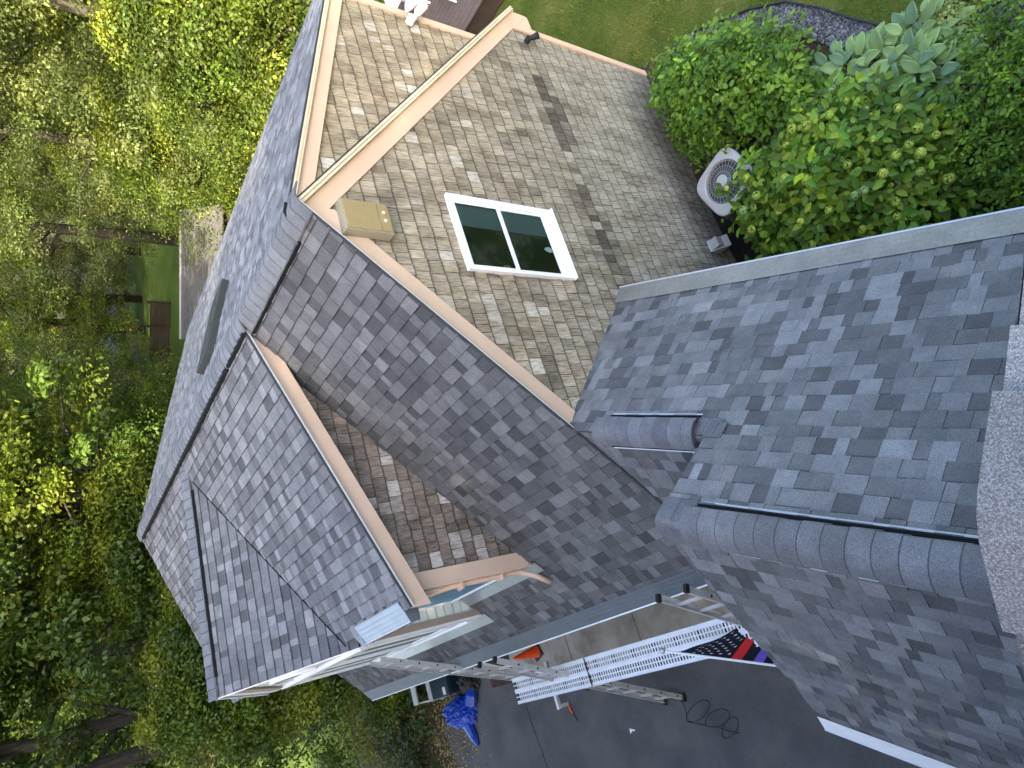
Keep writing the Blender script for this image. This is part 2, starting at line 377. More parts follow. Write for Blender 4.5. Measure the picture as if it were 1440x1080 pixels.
def wallY(name,poly,y,colfn,seed,exp=.165,depth=.12,wr=(.08,.20),hole=None):
    mb=MB();mb.prism([(x,y+.001,z) for x,z in poly],(0,depth,0),0,(.2,.17,.13))
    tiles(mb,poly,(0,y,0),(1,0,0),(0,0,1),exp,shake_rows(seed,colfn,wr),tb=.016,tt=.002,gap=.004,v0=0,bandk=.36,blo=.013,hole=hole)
    return mb.build(name,M['shake'],H_)
xf,xb=.45,7.77
zf=lambda x:Z0-(X0-x)*TF; zb=lambda x:Z0-(x-X0)*TB; zs=lambda x:Z0-(x-X0)*TS; ze=lambda x:Z0-(X0-x)*TE
wallY('wall',[(xf,0),(xb,0),(xb,zb(xb)-.06),(X0,Z0-.06),(xf,zf(xf)-.06)],WY,cedarA,3,hole=(3.50,4.52,3.25,4.72))
wallY('wall',[(X0-.1,2.4),(xb,2.4),(xb,zs(xb)-.05),(X0+.2,zs(X0+.2)-.05),(X0-.1,Z0-.2)],5.0,cedarB,4)
# other walls (plain slabs of the same shakes)
mb=MB();c0=(.25,.21,.155)
mb.abox(xb-.12,xb-.001,5.13,13.75,0,zs(xb)-.06,0,c0);mb.abox(xf,xf+.12,4.8,13.75,0,2.75,0,c0)
mb.prism([(xf,13.75,0),(xb,13.75,0),(xb,13.75,zs(xb)-.07),(X0,13.75,Z0-.07),(1.03,13.75,ze(1.03)-.07),(1.03,13.75,zf(1.03)-.05),(xf,13.75,2.75)],(0,.12,0),0,c0)
mb.build('wall',M['shake'],H_)
# --- main front slope
u0,u1=YA-.03,YEND
Vf=Vector((1,0,TF)).normalized();Lf=(X0-.30)*GL(TF)
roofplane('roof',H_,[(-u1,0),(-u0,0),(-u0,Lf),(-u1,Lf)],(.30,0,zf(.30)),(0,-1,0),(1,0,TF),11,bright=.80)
# rear steep slope strip over the gable
Vb=(-1,0,TB);xr=8.02;Lb=(xr-X0)*GL(TB)
roofplane('roof',H_,[(u0,0),(5.02,0),(5.02,Lb),(u0,Lb)],(xr,0,zb(xr)),(0,1,0),Vb,12)
# rear shed slope
xs=8.28;Ls=(xs-X0)*GL(TS)
roofplane('roof',H_,[(4.89,0),(YEND+.05,0),(YEND+.05,Ls),(4.89,Ls)],(xs,0,zs(xs)),(0,1,0),(-1,0,TS),13,bright=1.25)  # raised tint paints the grazing sky sheen into this slope
# front shed dormer slope
YE=6.58;xe=.80;Le=(X0-xe)*GL(TE)
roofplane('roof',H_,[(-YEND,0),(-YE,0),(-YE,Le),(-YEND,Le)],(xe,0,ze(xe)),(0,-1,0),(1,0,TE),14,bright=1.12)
# cross gable (ridge runs to the front)
YX=10.35;ZX=6.235;TX=.60;XF=.70
LX=2.05*GL(TX)
roofplane('roof',H_,[(XF,0),(3.95,0),(3.95,LX),(XF,LX)],(0,YX-2.05,ZX-2.05*TX),(1,0,0),(0,1,TX),15,bright=1.0)
roofplane('roof',H_,[(-3.95,0),(-XF,0),(-XF,LX),(-3.95,LX)],(0,YX+2.05,ZX-2.05*TX),(-1,0,0),(0,-1,TX),16,bright=1.0)
# valley line of the cross gable
def valley_pt(y): z=ZX-TX*(YX-y);return Vector((X0-(Z0-z)/TE,y,z+.012))
mb=MB()
P=[valley_pt(y) for y in (8.45,9.0,9.6,10.2)]
mb.tube(P,.009,5);mb.build('valley_seam',M['vent'],H_)
# ridge caps + vents
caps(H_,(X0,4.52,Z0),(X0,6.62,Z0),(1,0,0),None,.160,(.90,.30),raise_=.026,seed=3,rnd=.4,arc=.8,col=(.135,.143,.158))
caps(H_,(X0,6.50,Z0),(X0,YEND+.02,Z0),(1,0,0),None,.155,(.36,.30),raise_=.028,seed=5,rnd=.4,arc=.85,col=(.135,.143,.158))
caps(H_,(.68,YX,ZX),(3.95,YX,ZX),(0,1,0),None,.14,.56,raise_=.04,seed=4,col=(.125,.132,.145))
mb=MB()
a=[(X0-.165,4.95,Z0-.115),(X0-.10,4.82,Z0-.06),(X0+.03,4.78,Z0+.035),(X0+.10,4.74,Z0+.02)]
mb.tube(a,.014,6)
y=4.95
while y<13.75:
    if y<6.3: mb.abox(X0-.166+random.uniform(-.003,.003),X0-.14,y,min(y+1.19,6.55),Z0-.17,Z0-.105)
    else: mb.abox(X0-.182+random.uniform(-.008,.008),X0-.13,y,min(y+1.19,13.8),Z0-.06,Z0-.010)
    y+=1.2 if y<6.3 else 1.2
mb.abox(X0-.175,X0-.13,6.56,7.3,Z0-.06,Z0-.012)
mb.build('ridge_vent',M['vent'],H_)
mb=MB();mb.abox(.95,3.5,YX-.150,YX-.13,ZX-.085,ZX-.04);mb.build('ridge_vent',M['vent'],H_)
# --- rakes of the gable wall
def rake(x1,t,y0,sgn,name='rake_board',w=.20,xstart=X0,zst=Z0,mat='tan',off=.03,ck=1.):
    """tan board on the wall + cream crown in front of it, following z = zst - t*|x-xstart|"""
    z=lambda x:zst-t*abs(x-xstart);g=GL(t)
    mb=MB();dz=w*g
    mb.prism([(xstart,y0+off,z(xstart)-.045),(x1,y0+off,z(x1)-.045),(x1,y0+off,z(x1)-.045-dz),(xstart,y0+off,z(xstart)-.045-dz)],(0,.045,0))
    mb.build(name,M[mat],H_)
    mb=MB()
    mb.prism([(xstart,y0-.04,z(xstart)-.004),(x1,y0-.04,z(x1)-.004),(x1,y0-.04,z(x1)-.004-.035*g*ck),(xstart,y0-.04,z(xstart)-.004-.035*g*ck)],(0,.07,0))
    mb.prism([(xstart,y0-.04+.025*ck,z(xstart)-.006-.034*g*ck),(x1,y0-.04+.025*ck,z(x1)-.006-.034*g*ck),(x1,y0-.04+.025*ck,z(x1)-.008-.07*g*ck),(xstart,y0-.04+.025*ck,z(xstart)-.008-.07*g*ck)],(0,.07,0))
    mb.build('crown_moulding',M['cream'] if ck>.5 else M['lip'],H_)
    mb=MB();mb.prism([(xstart,y0-.046,z(xstart)+.012),(x1,y0-.046,z(x1)+.012),(x1,y0-.046,z(x1)-.006),(xstart,y0-.046,z(xstart)-.006)],(0,.03,0));mb.build('shingle_edge',M['deckdark'],H_)
rake(8.06,TB,YA,1,ck=.72);rake(.30,TF,YA,-1,w=.23,ck=.3)
rake(8.2,TS,4.915,1,w=.17,ck=.72)
# rake end returns
mb=MB();mb.prism([(8.06,YA+.036,zb(8.06)-.05),(8.06,YA+.036,zb(8.06)-.35),(7.803,YA+.036,zb(8.06)-.35),(7.803,YA+.036,zb(7.8)-.1)],(0,.35,0));mb.build('eave_return',M['tan'],H_)
mb=MB();mb.tube([(8.1,4.75,2.42),(8.12,4.75,2.30),(7.98,4.78,2.15),(7.90,4.8,1.9),(7.88,4.8,.2)],.035,8);mb.build('downspout',M['tan'],H_)
mb=MB();mb.box((8.02,YA+.02,zb(8.02)-.02),(.10,0,-.04),(0,.35,0),(0,0,-.10));mb.build('gutter',M['tan'],H_)
mb=MB();mb.prism([(7.62,YA+.05,zb(7.62)-.03),(8.05,YA+.05,zb(8.05)-.03),(8.05,YA+.05,zb(8.05)-.06),(7.62,YA+.05,zb(7.62)-.06)],(0,.36,0));mb.build('soffit',M['tan'],H_)
# corner boards
mb=MB();mb.abox(7.70,7.80,WY-.035,WY+.08,0,2.72);mb.build('corner_board',M['tan'],H_)
mb=MB();mb.abox(7.70,7.80,4.965,5.08,2.4,zs(7.8)-.1);mb.build('corner_board',M['tan'],H_)
# --- gable window
def window(x0,x1,z0,z1,y):
    f=MB();w=.055
    f.abox(x0,x1,y-.022,y+.034,z1-.045,z1);f.abox(x0,x1,y-.022,y+.034,z0,z0+.03);f.abox(x0+.031,x1-.031,y-.018,y+.034,z0+.0301,z0+.13)
    f.abox(x0,x0+.03,y-.022,y+.034,z0+.031,z1-.046);f.abox(x1-.03,x1,y-.022,y+.034,z0+.031,z1-.046)
    f.abox(x1-.075,x1-.031,y-.022,y+.034,z0+.031,z1-.046);f.abox(x0+.031,x1-.076,y-.022,y+.034,z0+.031,z0+.06)
    fr=f.build('window_frame',M['white'],H_,bevel=.003)
    s=MB();s.box((x0-.005,y-.05,z0-.012),(x1-x0+.01,0,0),(0,.08,0),(0,0,.012));s.build('sill',M['white'],fr)
    zm=(z0+z1)/2+.02;a,b=x0+.031,x1-.076
    zm+=.04
    for (c,d,yy) in ((zm,z1-.046,y-.012),(z0+.131,zm-.001,y-.002)):
        q=MB();q.abox(a,a+.03,yy,yy+.012,c,d);q.abox(b-.03,b,yy,yy+.012,c,d);q.abox(a+.031,b-.031,yy,yy+.012,d-.028,d);q.abox(a+.031,b-.031,yy,yy+.012,c,c+.03)
        q.build('sash',M['white'],fr)
        g=MB();g.face([(a+.03,yy+.006,c+.03),(b-.03,yy+.006,c+.03),(b-.03,yy+.006,d-.028),(a+.03,yy+.006,d-.028)]);g.build('glass_pane',M['glass'],fr)
    g=MB();g.abox(a,b,y+.024,y+.031,z0+.03,z1-.03);g.build('room_reflection_panel',M['dark'],fr)
    g=MB();g.abox(b-.30,b-.005,y+.017,y+.022,z0+.07,z1-.05);g.build('curtain',M['blind'],fr)
    g=MB();g.lathe((a+.35,y+.012,z0+.16),[(0,.0),(.03,.01),(.04,.05),(.025,.09),(.008,.11)],10,sy=.15)
    g.build('ornament',M['siding'],fr)
    return fr
window(3.550,4.485,3.300,4.682,WY-.035)
# --- tan utility box under the peak
bx=MB();bx.prism([(3.80,4.53,5.46),(4.14,4.53,5.46),(4.14,4.53,5.93),(3.80,4.53,5.93)],(0,.11,0))
vb=bx.build('utility_box',M['olive_side'],H_,bevel=.006)
q=MB();q.abox(3.815,4.125,4.518,4.531,5.585,5.915);q.build('box_cover',M['olive'],vb,bevel=.004)
q=MB();q.abox(3.815,4.125,4.520,4.531,5.472,5.575);q.build('box_flap',M['olive'],vb,bevel=.003)
for xx in (3.93,4.02):
    q=MB();q.tube([(xx,4.522,5.53),(xx,4.508,5.53)],.016,12);q.build('knob',M['cream'],vb)
# lamps and small vent on the wall
t=MB();t.tube([(7.58,4.96,4.12),(7.58,4.86,4.12)],.055,12);t.build('lamp_base',M['white'],H_,smooth=False)
for dz,dx in ((-.02,-.02),(.10,.03)):
    t=MB();t.tube([(7.6+dx,4.86,4.10+dz),(7.62+dx,4.80,4.09+dz),(7.66+dx,4.70,4.04+dz),(7.67+dx,4.685,4.035+dz)],[.02,.055,.065,.055],12);t.build('flood_lamp',M['white'],H_,smooth=True)
t=MB();t.tube([(7.50,4.64,2.50),(7.50,4.56,2.50)],.04,10);t.tube([(7.50,4.57,2.48),(7.47,4.47,2.42)],[.03,.05],10);t.build('flood_lamp',M['black'],H_)
t=MB();t.abox(4.27,4.42,4.50,4.65,.30,.47);t.prism([(4.255,4.44,.28),(4.255,4.65,.28),(4.255,4.65,.50)],(.18,0,0));t.build('wall_hood_vent',M['ac'],H_)
# --- front eave gutter
def gutterY(parent,x_in,x_out,y0,y1,z_in,z_out,mat='gutter',lipm='lip',n=5):
    mb=MB();K=[0,.02,.025,.05,.055,.08,.085,.11,.115,1.]
    W=x_in-x_out
    prof=[]
    for i in range(9):
        k=i/8;prof.append((x_in-W*k*.93,z_in+(z_out-z_in)*k+(.003 if i%2 else 0)))
    for i in range(8):
        (xa,za),(xb_,zb_)=prof[i],prof[i+1];mb.face([(xa,y0,za),(xa,y1,za),(xb_,y1,zb_),(xb_,y0,zb_)])
    mb.abox(x_out+.006,x_out+.012,y0,y1,z_out-.11,z_out-.012);mb.abox(x_out+.03,x_in,y0,y1,z_out-.115,z_out-.109)
    g=mb.build('gutter',M[mat],parent)
    l=MB();l.abox(x_out-.004,x_out+.012,y0,y1,z_out-.011,z_out+.008);l.build('gutter_lip',M[lipm],g)
    s=MB();y=y0+.8
    while y<y1: s.abox(x_out+.012,x_in-.004,y,y+.004,min(z_in,z_out)-.02,z_out+.006);y+=1.25
    s.each('gutter_seam',M['edge'],g)
    e=MB();e.prism([(x_in,y0-.003,z_in-.01),(x_out,y0-.003,z_out+.005),(x_out,y0-.003,z_out-.11),(x_in,y0-.003,z_out-.11)],(0,.004,0));e.prism([(x_in,y1,z_in-.01),(x_out,y1,z_out+.005),(x_out,y1,z_out-.11),(x_in,y1,z_out-.11)],(0,.004,0));e.each('end_cap',M['gutter'],g)
    return g
gutterY(H_,.345,.155,YA-.02,YEND,zf(.345)+.024,2.60)
gutterY(H_,.895,.68,YE+.14,7.93,ze(.895)+.032,5.078,mat='gutter_e',lipm='edge')
mb=MB();mb.abox(8.27,8.40,4.9,YEND,zs(8.28)-.13,zs(8.28)-.02);mb.build('gutter',M['gutter'],H_)
# leaf screen bunched at the end of the dormer gutter
mb=MB();mb.prism([(.66,7.935,5.06),(.84,7.935,5.11),(.80,8.14,5.09),(.68,8.09,5.03)],(0,0,.02));mb.build('end_cap',M['galv'],H_)
# --- near cheek of the shed dormer
YC=6.82
poly=[(1.03,zf(1.03)-.05),(X0-.05,zf(X0-.05)-.05),(X0-.05,ze(X0-.05)-.05),(1.03,ze(1.03)-.05)]
mb=MB();mb.prism([(x,YC+.001,z) for x,z in poly],(0,.1,0),0,(.15,.12,.1))
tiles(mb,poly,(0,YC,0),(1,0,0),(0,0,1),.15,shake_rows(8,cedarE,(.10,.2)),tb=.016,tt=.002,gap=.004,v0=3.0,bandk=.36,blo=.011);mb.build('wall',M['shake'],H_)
rake(.80,TE,YE+.02,-1,w=.20,off=.03,ck=.35)
mb=MB();mb.prism([(X0-.1,YE+.12,ze(X0-.1)-.055),(.82,YE+.12,ze(.82)-.055),(.82,YE+.12,ze(.82)-.075),(X0-.1,YE+.12,ze(X0-.1)-.075)],(0,.13,0));mb.build('soffit',M['tan'],H_)
# dormer corner boards + front wall
z0c=lambda x:zf(x)-.02
mb=MB();mb.prism([(1.0,YC-.03,z0c(1.0)),(1.16,YC-.03,z0c(1.16)),(1.16,YC-.03,ze(1.16)-.09),(1.0,YC-.03,ze(1.0)-.09)],(0,.06,0));mb.build('corner_board',M['tan'],H_)
XE=1.0
mb=MB();mb.abox(XE,XE+.1,YC+.03,8.6,zf(XE)-.05,ze(XE)-.06);mb.build('wall',M['siding'],H_)
mb=MB();mb.abox(XE-.03,XE-.001,YC-.03,YC+.13,zf(XE)-.03,ze(XE)-.1);mb.build('corner_board',M['tan'],H_)
mb=MB();mb.abox(XE-.05,XE-.002,YC+.14,8.50,ze(XE)-.22,ze(XE)-.09);mb.build('frieze_board',M['tan'],H_)
f=MB();za,zb_=3.60,4.82;ya,yb=YC+.16,8.42
f.abox(XE-.04,XE-.001,ya,yb,za-.045,za);f.abox(XE-.04,XE-.001,ya,yb,zb_,zb_+.04);f.abox(XE-.04,XE-.001,ya,ya+.04,za+.001,zb_-.001);f.abox(XE-.04,XE-.001,yb-.04,yb,za+.001,zb_-.001)
fr=f.build('window_frame',M['white'],H_)
g=MB();g.abox(XE-.02,XE-.001,ya+.041,yb-.041,za+.001,zb_-.001);g.build('blue_film_pane',M['bluewrap'],fr)
g=MB();g.abox(XE-.014,XE-.001,ya+.02,8.50,zf(XE)+.02,za-.046);g.build('lower_panel',M['bluewrap2'],H_)
# flashing where the dormer front meets the roof
def flash(y0,y1,x,w,zoff=.026):
    mb=MB();n=int((y1-y0)/.35)+1;r=random.Random(3)
    for i in range(n):
        a=y0+(y1-y0)*i/n;b=y0+(y1-y0)*(i+1)/n;k=r.uniform(0,.004)
        mb.face([(x,a,zf(x)+zoff+k),(x,b,zf(x)+zoff+k),(x-w,b,zf(x-w)+zoff+k),(x-w,a,zf(x-w)+zoff+k)][::-1]);mb.face([(x,a,zf(x)+zoff+k),(x,b,zf(x)+zoff+k),(x,b,zf(x)+.07),(x,a,zf(x)+.07)])
    return mb.build('base_flashing',M['galv'],H_)
flash(YC-.12,8.55,XE-.012,.11);flash(8.45,12.1,XF+.025,.13)
mb=MB();mb.tube([(.74,8.02,5.0),(.80,7.86,4.86),(.95,7.72,4.78),(.955,7.45,4.72),(.955,7.05,4.55),(.955,6.90,4.40),(.95,6.88,3.6),(.94,6.86,3.50),(.86,6.80,3.36),(.74,6.76,3.19)],.032,10)
ds=mb.build('downspout',M['tan'],H_,smooth=True)
for z in (3.75,4.3):
    q=MB();q.abox(.90,1.0,6.83,6.94,z,z+.03);q.build('pipe_strap',M['tan'],ds)
# --- cross gable walls
YS=8.56
mb=MB();pl=[(XF+.04,3.0),(XE,3.0),(XE,5.1),(XF+.04,5.1)]
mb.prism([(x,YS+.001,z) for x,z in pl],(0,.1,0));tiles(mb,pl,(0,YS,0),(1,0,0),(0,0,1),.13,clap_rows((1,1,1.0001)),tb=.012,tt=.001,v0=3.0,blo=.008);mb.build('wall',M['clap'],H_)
mb=MB();mb.abox(XF+.02,XF+.12,YS-.03,YS-.002+.02,3.0,5.06);mb.build('corner_board',M['fiber'],H_)
mb=MB();zt=lambda y:ZX-abs(y-YX)*TX-.05
mb.prism([(XF+.04,YS+.12,2.9),(XF+.04,12.15,2.9),(XF+.04,12.15,zt(12.15)),(XF+.04,YX,zt(YX)),(XF+.04,YS+.12,zt(YS+.12))],(.1,0,0));mb.build('wall',M['siding'],H_)
mb=MB();mb.abox(XF+.005,XF+.039,YS-.031,YS+.115,3.02,5.05);mb.abox(XF+.005,XF+.039,12.03,12.15,3.0,5.0);mb.each('corner_board',M['white'],H_)
mb=MB()
for sg in (-1,1):
    for (o_,w_,x_) in ((0,.05,XF-.012),(.052,.17,XF+.008)):
        a=2.02;mb.prism([(x_,YX,ZX-.03-o_),(x_,YX+sg*a,ZX-.03-o_-a*TX),(x_,YX+sg*a,ZX-.03-o_-w_-a*TX),(x_,YX,ZX-.03-o_-w_)],(.03,0,0))
mb.each('rake_board',M['white'],H_)
mb=MB();mb.prism([(XF+.01,YX,ZX-.28),(XF+.01,12.35,ZX-.28-2*TX),(XF+.01,12.35,ZX-.42-2*TX),(XF+.01,YX,ZX-.42)],(.025,0,0));mb.build('rake_board',M['fiber'],H_)
# twin windows of the front gable, sill band and arched top light
f=MB();x=XF+.04
for (a,b) in ((8.85,10.25),(10.45,11.85)):
    f.abox(x-.035,x-.001,a,b,3.35,3.42);f.abox(x-.035,x-.001,a,b,4.62,4.70);f.abox(x-.035,x-.001,a,a+.08,3.421,4.619);f.abox(x-.035,x-.001,b-.08,b,3.421,4.619)
    f.abox(x-.03,x-.001,(a+b)/2-.03,(a+b)/2+.03,3.421,4.619)
fr=f.build('window_frame',M['white'],H_)
for (a,b) in ((8.85,10.25),(10.45,11.85)):
    g=MB();g.abox(x-.012,x-.001,a+.08,b-.08,3.421,4.619);g.build('pane',M['blind'],fr)
f=MB();f.abox(x-.05,x-.001,YS+.12,12.02,4.74,4.84);f.abox(x-.06,x-.001,YS+.12,12.02,3.22,3.28);f.each('trim_band',M['white'],H_)
f=MB()
pts=[(x-.02,YX+.45*math.cos(k*math.pi/12),5.0+.45*math.sin(k*math.pi/12)) for k in range(13)];f.tube(pts,.03,6);f.tube([pts[0],pts[-1]],.03,6)
aw=f.build('arched_window',M['white'],H_)
g=MB();g.prism([(x-.012,p[1],p[2]) for p in pts],(.01,0,0));g.build('pane',M['blind'],aw)
# skylight on the rear slope
def skyl():
    x0,x1,y0,y1=4.62,5.76,8.24,8.84;n=Vector((TS,0,1)).normalized()
    P=lambda x,y,h:Vector((x,y,zs(x)))+n*h
    mb=MB();w=.05
    def bar(a,b,c,d): mb.prism([P(a,c,0),P(b,c,0),P(b,d,0),P(a,d,0)],n*.10)
    bar(x0,x1,y0,y0+w);bar(x0,x1,y1-w,y1);bar(x0,x0+w,y0+w+.001,y1-w-.001);bar(x1-w,x1,y0+w+.001,y1-w-.001)
    m=mb.build('skylight',M['skyframe'],H_,bevel=.008)
    g=MB();g.face([P(x0+w,y0+w,.085),P(x1-w,y0+w,.085),P(x1-w,y1-w,.085),P(x0+w,y1-w,.085)]);g.build('glass_pane',M['mirror'],m)
M['skyframe']=m_plain('skylight_cladding',(.045,.05,.05),.4,.3)
mm,t,b=nt('skylight_glass');b.inputs['Base Color'].default_value=(.10,.12,.11,1);b.inputs['Roughness'].default_value=.03;b.inputs['Specular IOR Level'].default_value=1.;M['mirror']=mm
skyl()

# ================================================================ GARAGE WING (turned 25 degrees)
gar=empty('garage_wing',NU(1.5,NL,0),'garage wing with grey shingle roof and long ridge vent, angled from the house','garage')
G_=gar
def nroof(name,u0,u1,lr,zr,l_e,seed,bright,poly=None,sgn=1,zo=0.):
    """slope from ridge (lr,zr) down to lateral l_e"""
    w=abs(l_e-lr);O=NU(0,l_e,zr-w*TN+zo);Lx=w*GL(TN)
    if sgn>0: U=(SA,CA,0);V=(-CA,SA,TN)
    else: U=(-SA,-CA,0);V=(CA,-SA,TN)
    q=[(u0,0),(u1,0),(u1,Lx),(u0,Lx)] if poly is None else poly(Lx)
    if sgn<0: q=[(-a,b) for a,b in q]
    # U x V must point up
    if Vector(U).cross(Vector(V)).z<0: raise Exception('flip')
    return roofplane(name,G_,q,O,U,V,seed,bright=bright)
def uA(l): return (YA+.06+l*SA)/CA   # where lateral line l meets the gable wall
le=NL+WN-.13
w=le-LC
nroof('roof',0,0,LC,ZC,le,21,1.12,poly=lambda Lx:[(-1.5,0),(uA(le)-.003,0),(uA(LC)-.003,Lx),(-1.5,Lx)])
# upper part of the same slope, on the wider body only
k=(LC-NL)*GL(TN)
def upper():
    O=NU(0,LC,ZC);mbp=[(-1.5,0),(UN,0),(UN,k),(-1.5,k)]
    roofplane('roof',G_,mbp,O,(SA,CA,0),(-CA,SA,TN),22,bright=1.12,v0=0)
upper()
lf=NL-WN+.10
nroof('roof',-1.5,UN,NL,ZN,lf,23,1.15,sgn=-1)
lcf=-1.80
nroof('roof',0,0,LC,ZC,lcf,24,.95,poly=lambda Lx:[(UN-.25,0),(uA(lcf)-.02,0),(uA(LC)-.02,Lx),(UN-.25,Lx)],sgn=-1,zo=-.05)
ux=Vector((SA,CA,0));lx=Vector((CA,-SA,0))
def ventbox(u0,u1,lr,zr,hw,h,nm='ridge_vent'):
    """low plastic ridge vent: dark slotted edges both sides with a pale filter lip"""
    mb=MB()
    for sg in (-1,1):
        o=Vector(NU(u0,lr+sg*hw,zr-hw*TN*.96+h-.03));mb.box(o,ux*(u1-u0),lx*sg*.012,(0,0,.035))
        mb.box(Vector(NU(u0,lr+sg*(hw-.03),zr-(hw-.03)*TN+h-.035)),ux*(u1-u0),lx*sg*.03,(0,0,.02))
    b=mb.build(nm,M['vent'],G_)
    mb=MB()
    for sg in (-1,1): mb.box(Vector(NU(u0,lr+sg*(hw+.013),zr-hw*TN*.96+h-.045)),ux*(u1-u0),lx*sg*.012,(0,0,.016))
    mb.each('vent_lip',M['edge'],b);return b
ventbox(-1.5,3.10,NL,ZN,.135,.02);ventbox(3.52,4.50,LC,ZC,.13,.02)
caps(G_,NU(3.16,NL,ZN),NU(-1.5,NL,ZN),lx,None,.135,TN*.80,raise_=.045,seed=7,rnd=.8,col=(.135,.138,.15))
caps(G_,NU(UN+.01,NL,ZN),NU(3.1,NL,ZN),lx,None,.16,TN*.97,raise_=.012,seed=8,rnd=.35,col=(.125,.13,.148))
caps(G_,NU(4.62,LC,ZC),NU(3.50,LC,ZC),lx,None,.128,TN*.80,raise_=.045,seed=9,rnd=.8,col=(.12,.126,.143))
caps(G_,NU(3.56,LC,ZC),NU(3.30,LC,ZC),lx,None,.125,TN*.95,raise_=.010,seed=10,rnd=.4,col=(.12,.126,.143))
# dark open end of the short vent
mb=MB();P=[]
for q in range(9):
    xx=-.125+.25*q/8;P.append(Vector(NU(3.492,LC+xx,ZC+.05-TN*.8*(xx*xx/(.25)+.03 if abs(xx)<.1 else abs(xx)*.97))))
mb.tube(P,.011,6);mb.build('vent_end',M['black'],G_)
# rake drip edge of the garage gable
def nz(l): return ZN-abs(l-NL)*TN
mb=MB()
for l0,l1 in ((NL,lf),(NL,LC)):
    a=Vector(NU(UN,l0,nz(l0)-.02));b=Vector(NU(UN,l1,nz(l1)-.02));mb.prism([a,b,b-Vector((0,0,.05)),a-Vector((0,0,.05))],ux*.012)
mb.each('drip_edge',M['edge'],G_)
mb=MB()
for l0,l1 in ((NL,lf-.02),(NL,LC)):
    a=Vector(NU(UN-.04,l0,nz(l0)-.06));b=Vector(NU(UN-.04,l1,nz(l1)-.06));mb.prism([a,b,b-Vector((0,0,.2)),a-Vector((0,0,.2))],ux*.03)
mb.each('rake_board',M['white'],G_)
# walls
mb=MB();c0=(.25,.21,.155);us=[(-1.2),(UN-.22)]
gw=UN-.20
mb.prism([NU(gw,NL-WN+.28,0),NU(gw,NL+WN-.3,0),NU(gw,NL+WN-.3,nz(NL+WN-.3)-.08),NU(gw,NL,ZN-.08),NU(gw,NL-WN+.28,nz(NL-WN+.28)-.08)],-ux*.12,0,c0)
mb.box(NU(-1.2,NL+WN-.3,0),ux*(uA(NL+WN)-.1+1.2),-lx*.1,(0,0,2.62),0,c0)
mb.box(NU(-1.2,NL-WN+.27,0),ux*(gw+1.2-.125),lx*.1,(0,0,2.62),0,c0)
mb.box(NU(gw+.01,-1.65,0),ux*.75,lx*.1,(0,0,2.6),0,c0)
mb.build('wall',M['shake'],G_)
# rear and front gutters
def gutN(l_in,l_out,u0,u1,z_in,z_out,mat,lipm='edge'):
    sg=1 if l_out>l_in else -1;mb=MB();K=8
    pr=[(l_in+(l_out-l_in)*k/K,z_in+(z_out-z_in)*k/K+(.004 if k%2 else 0)) for k in range(K+1)]
    for i in range(K):
        (a,za),(b,zb1)=pr[i],pr[i+1];q=[NU(u0,a,za),NU(u1,a,za),NU(u1,b,zb1),NU(u0,b,zb1)];mb.face(q if sg<0 else q[::-1])
    mb.box(NU(u0,l_out,z_out-.11),ux*(u1-u0),-lx*sg*.006,(0,0,.105))
    g=mb.build('gutter',M[mat],G_)
    l=MB();l.box(NU(u0,l_out-sg*.006,z_out-.006),ux*(u1-u0),lx*sg*.014,(0,0,.014));l.build('gutter_lip',M[lipm],g)
    s=MB();u=u0+.4
    while u<u1: s.box(NU(u,l_in,z_in-.01),ux*.004,lx*(l_out-l_in),(0,0,.018+(z_out-z_in)*.5));u+=1.2
    return g
gutN(le-.02,NL+WN+.045,-1.5,uA(1.14)-.02,nz(le-.02)+.026,nz(le)-.085,'gutter_old')
gutN(lf+.02,NL-WN-.03,-1.5,UN+.01,nz(lf+.02)+.026,nz(lf)-.075,'lip')
# small slate pieces where the short ridge dies into the slope
mb=MB()
for k,(u,l,wd) in enumerate([(3.36,LC-.02,.10),(3.28,LC-.02,.085)]):
    z=ZC+.012;
    P=[Vector(NU(u+.04,LC+.11,ZC-.11*TN+.02+.004*k)),Vector(NU(u+.04,LC-.01,ZC+.025)),Vector(NU(u-.05,LC-.01,ZC+.03)),Vector(NU(u-.05,LC+.09,ZC-.09*TN+.03))]
    mb.prism(P,(0,0,.008),0,(.10,.105,.12))
mb.each('patch_shingle',M['cap'],G_)

# ================================================================ NEAR ROOF (the upper roof under the camera)
near=empty('upper_roof',NU(-2,-.15,6.5),'close grey shingle gable roof at the right edge, its ridge cap nearest to the viewer','roof')
PL,PZ,TP,UP=-.167,7.49,.52,.342
for sg in (1,-1):
    mb=MB();w=3.4;O=Vector(NU(0,PL+sg*w,PZ-w*TP));Lx=w*GL(TP)
    U=ux*sg;V=(-lx*sg+Vector((0,0,TP)))
    q=[(UP*sg,0),(-6*sg,0),(-6*sg,Lx),(UP*sg,Lx)]
    if U.cross(V).z<0: U=-U;q=[(-a,b) for a,b in q]
    if sum(q[i][0]*q[(i+1)%4][1]-q[(i+1)%4][0]*q[i][1] for i in range(4))<0:q=q[::-1]
    Un,Vn=U.normalized(),V.normalized();Nn=Un.cross(Vn)
    mb.prism([O+Un*a+Vn*b-Nn*.002 for a,b in q],-Nn*.05,1);tiles(mb,q,O,U,V,.143,shingle_rows(31+sg,1.05),gap=.0014,band=.007,tb=.010)
    mb.build('roof',[M['near'],M['deckdark']],near)
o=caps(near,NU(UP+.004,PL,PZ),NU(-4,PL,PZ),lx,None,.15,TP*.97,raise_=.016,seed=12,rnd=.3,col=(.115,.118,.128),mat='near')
mb=MB()
for sg in (-1,1):
    a=Vector(NU(UP,PL,PZ-.02));b=Vector(NU(UP,PL+sg*3.4,PZ-.02-3.4*TP));mb.prism([a,b,b-Vector((0,0,.05)),a-Vector((0,0,.05))],ux*.006)
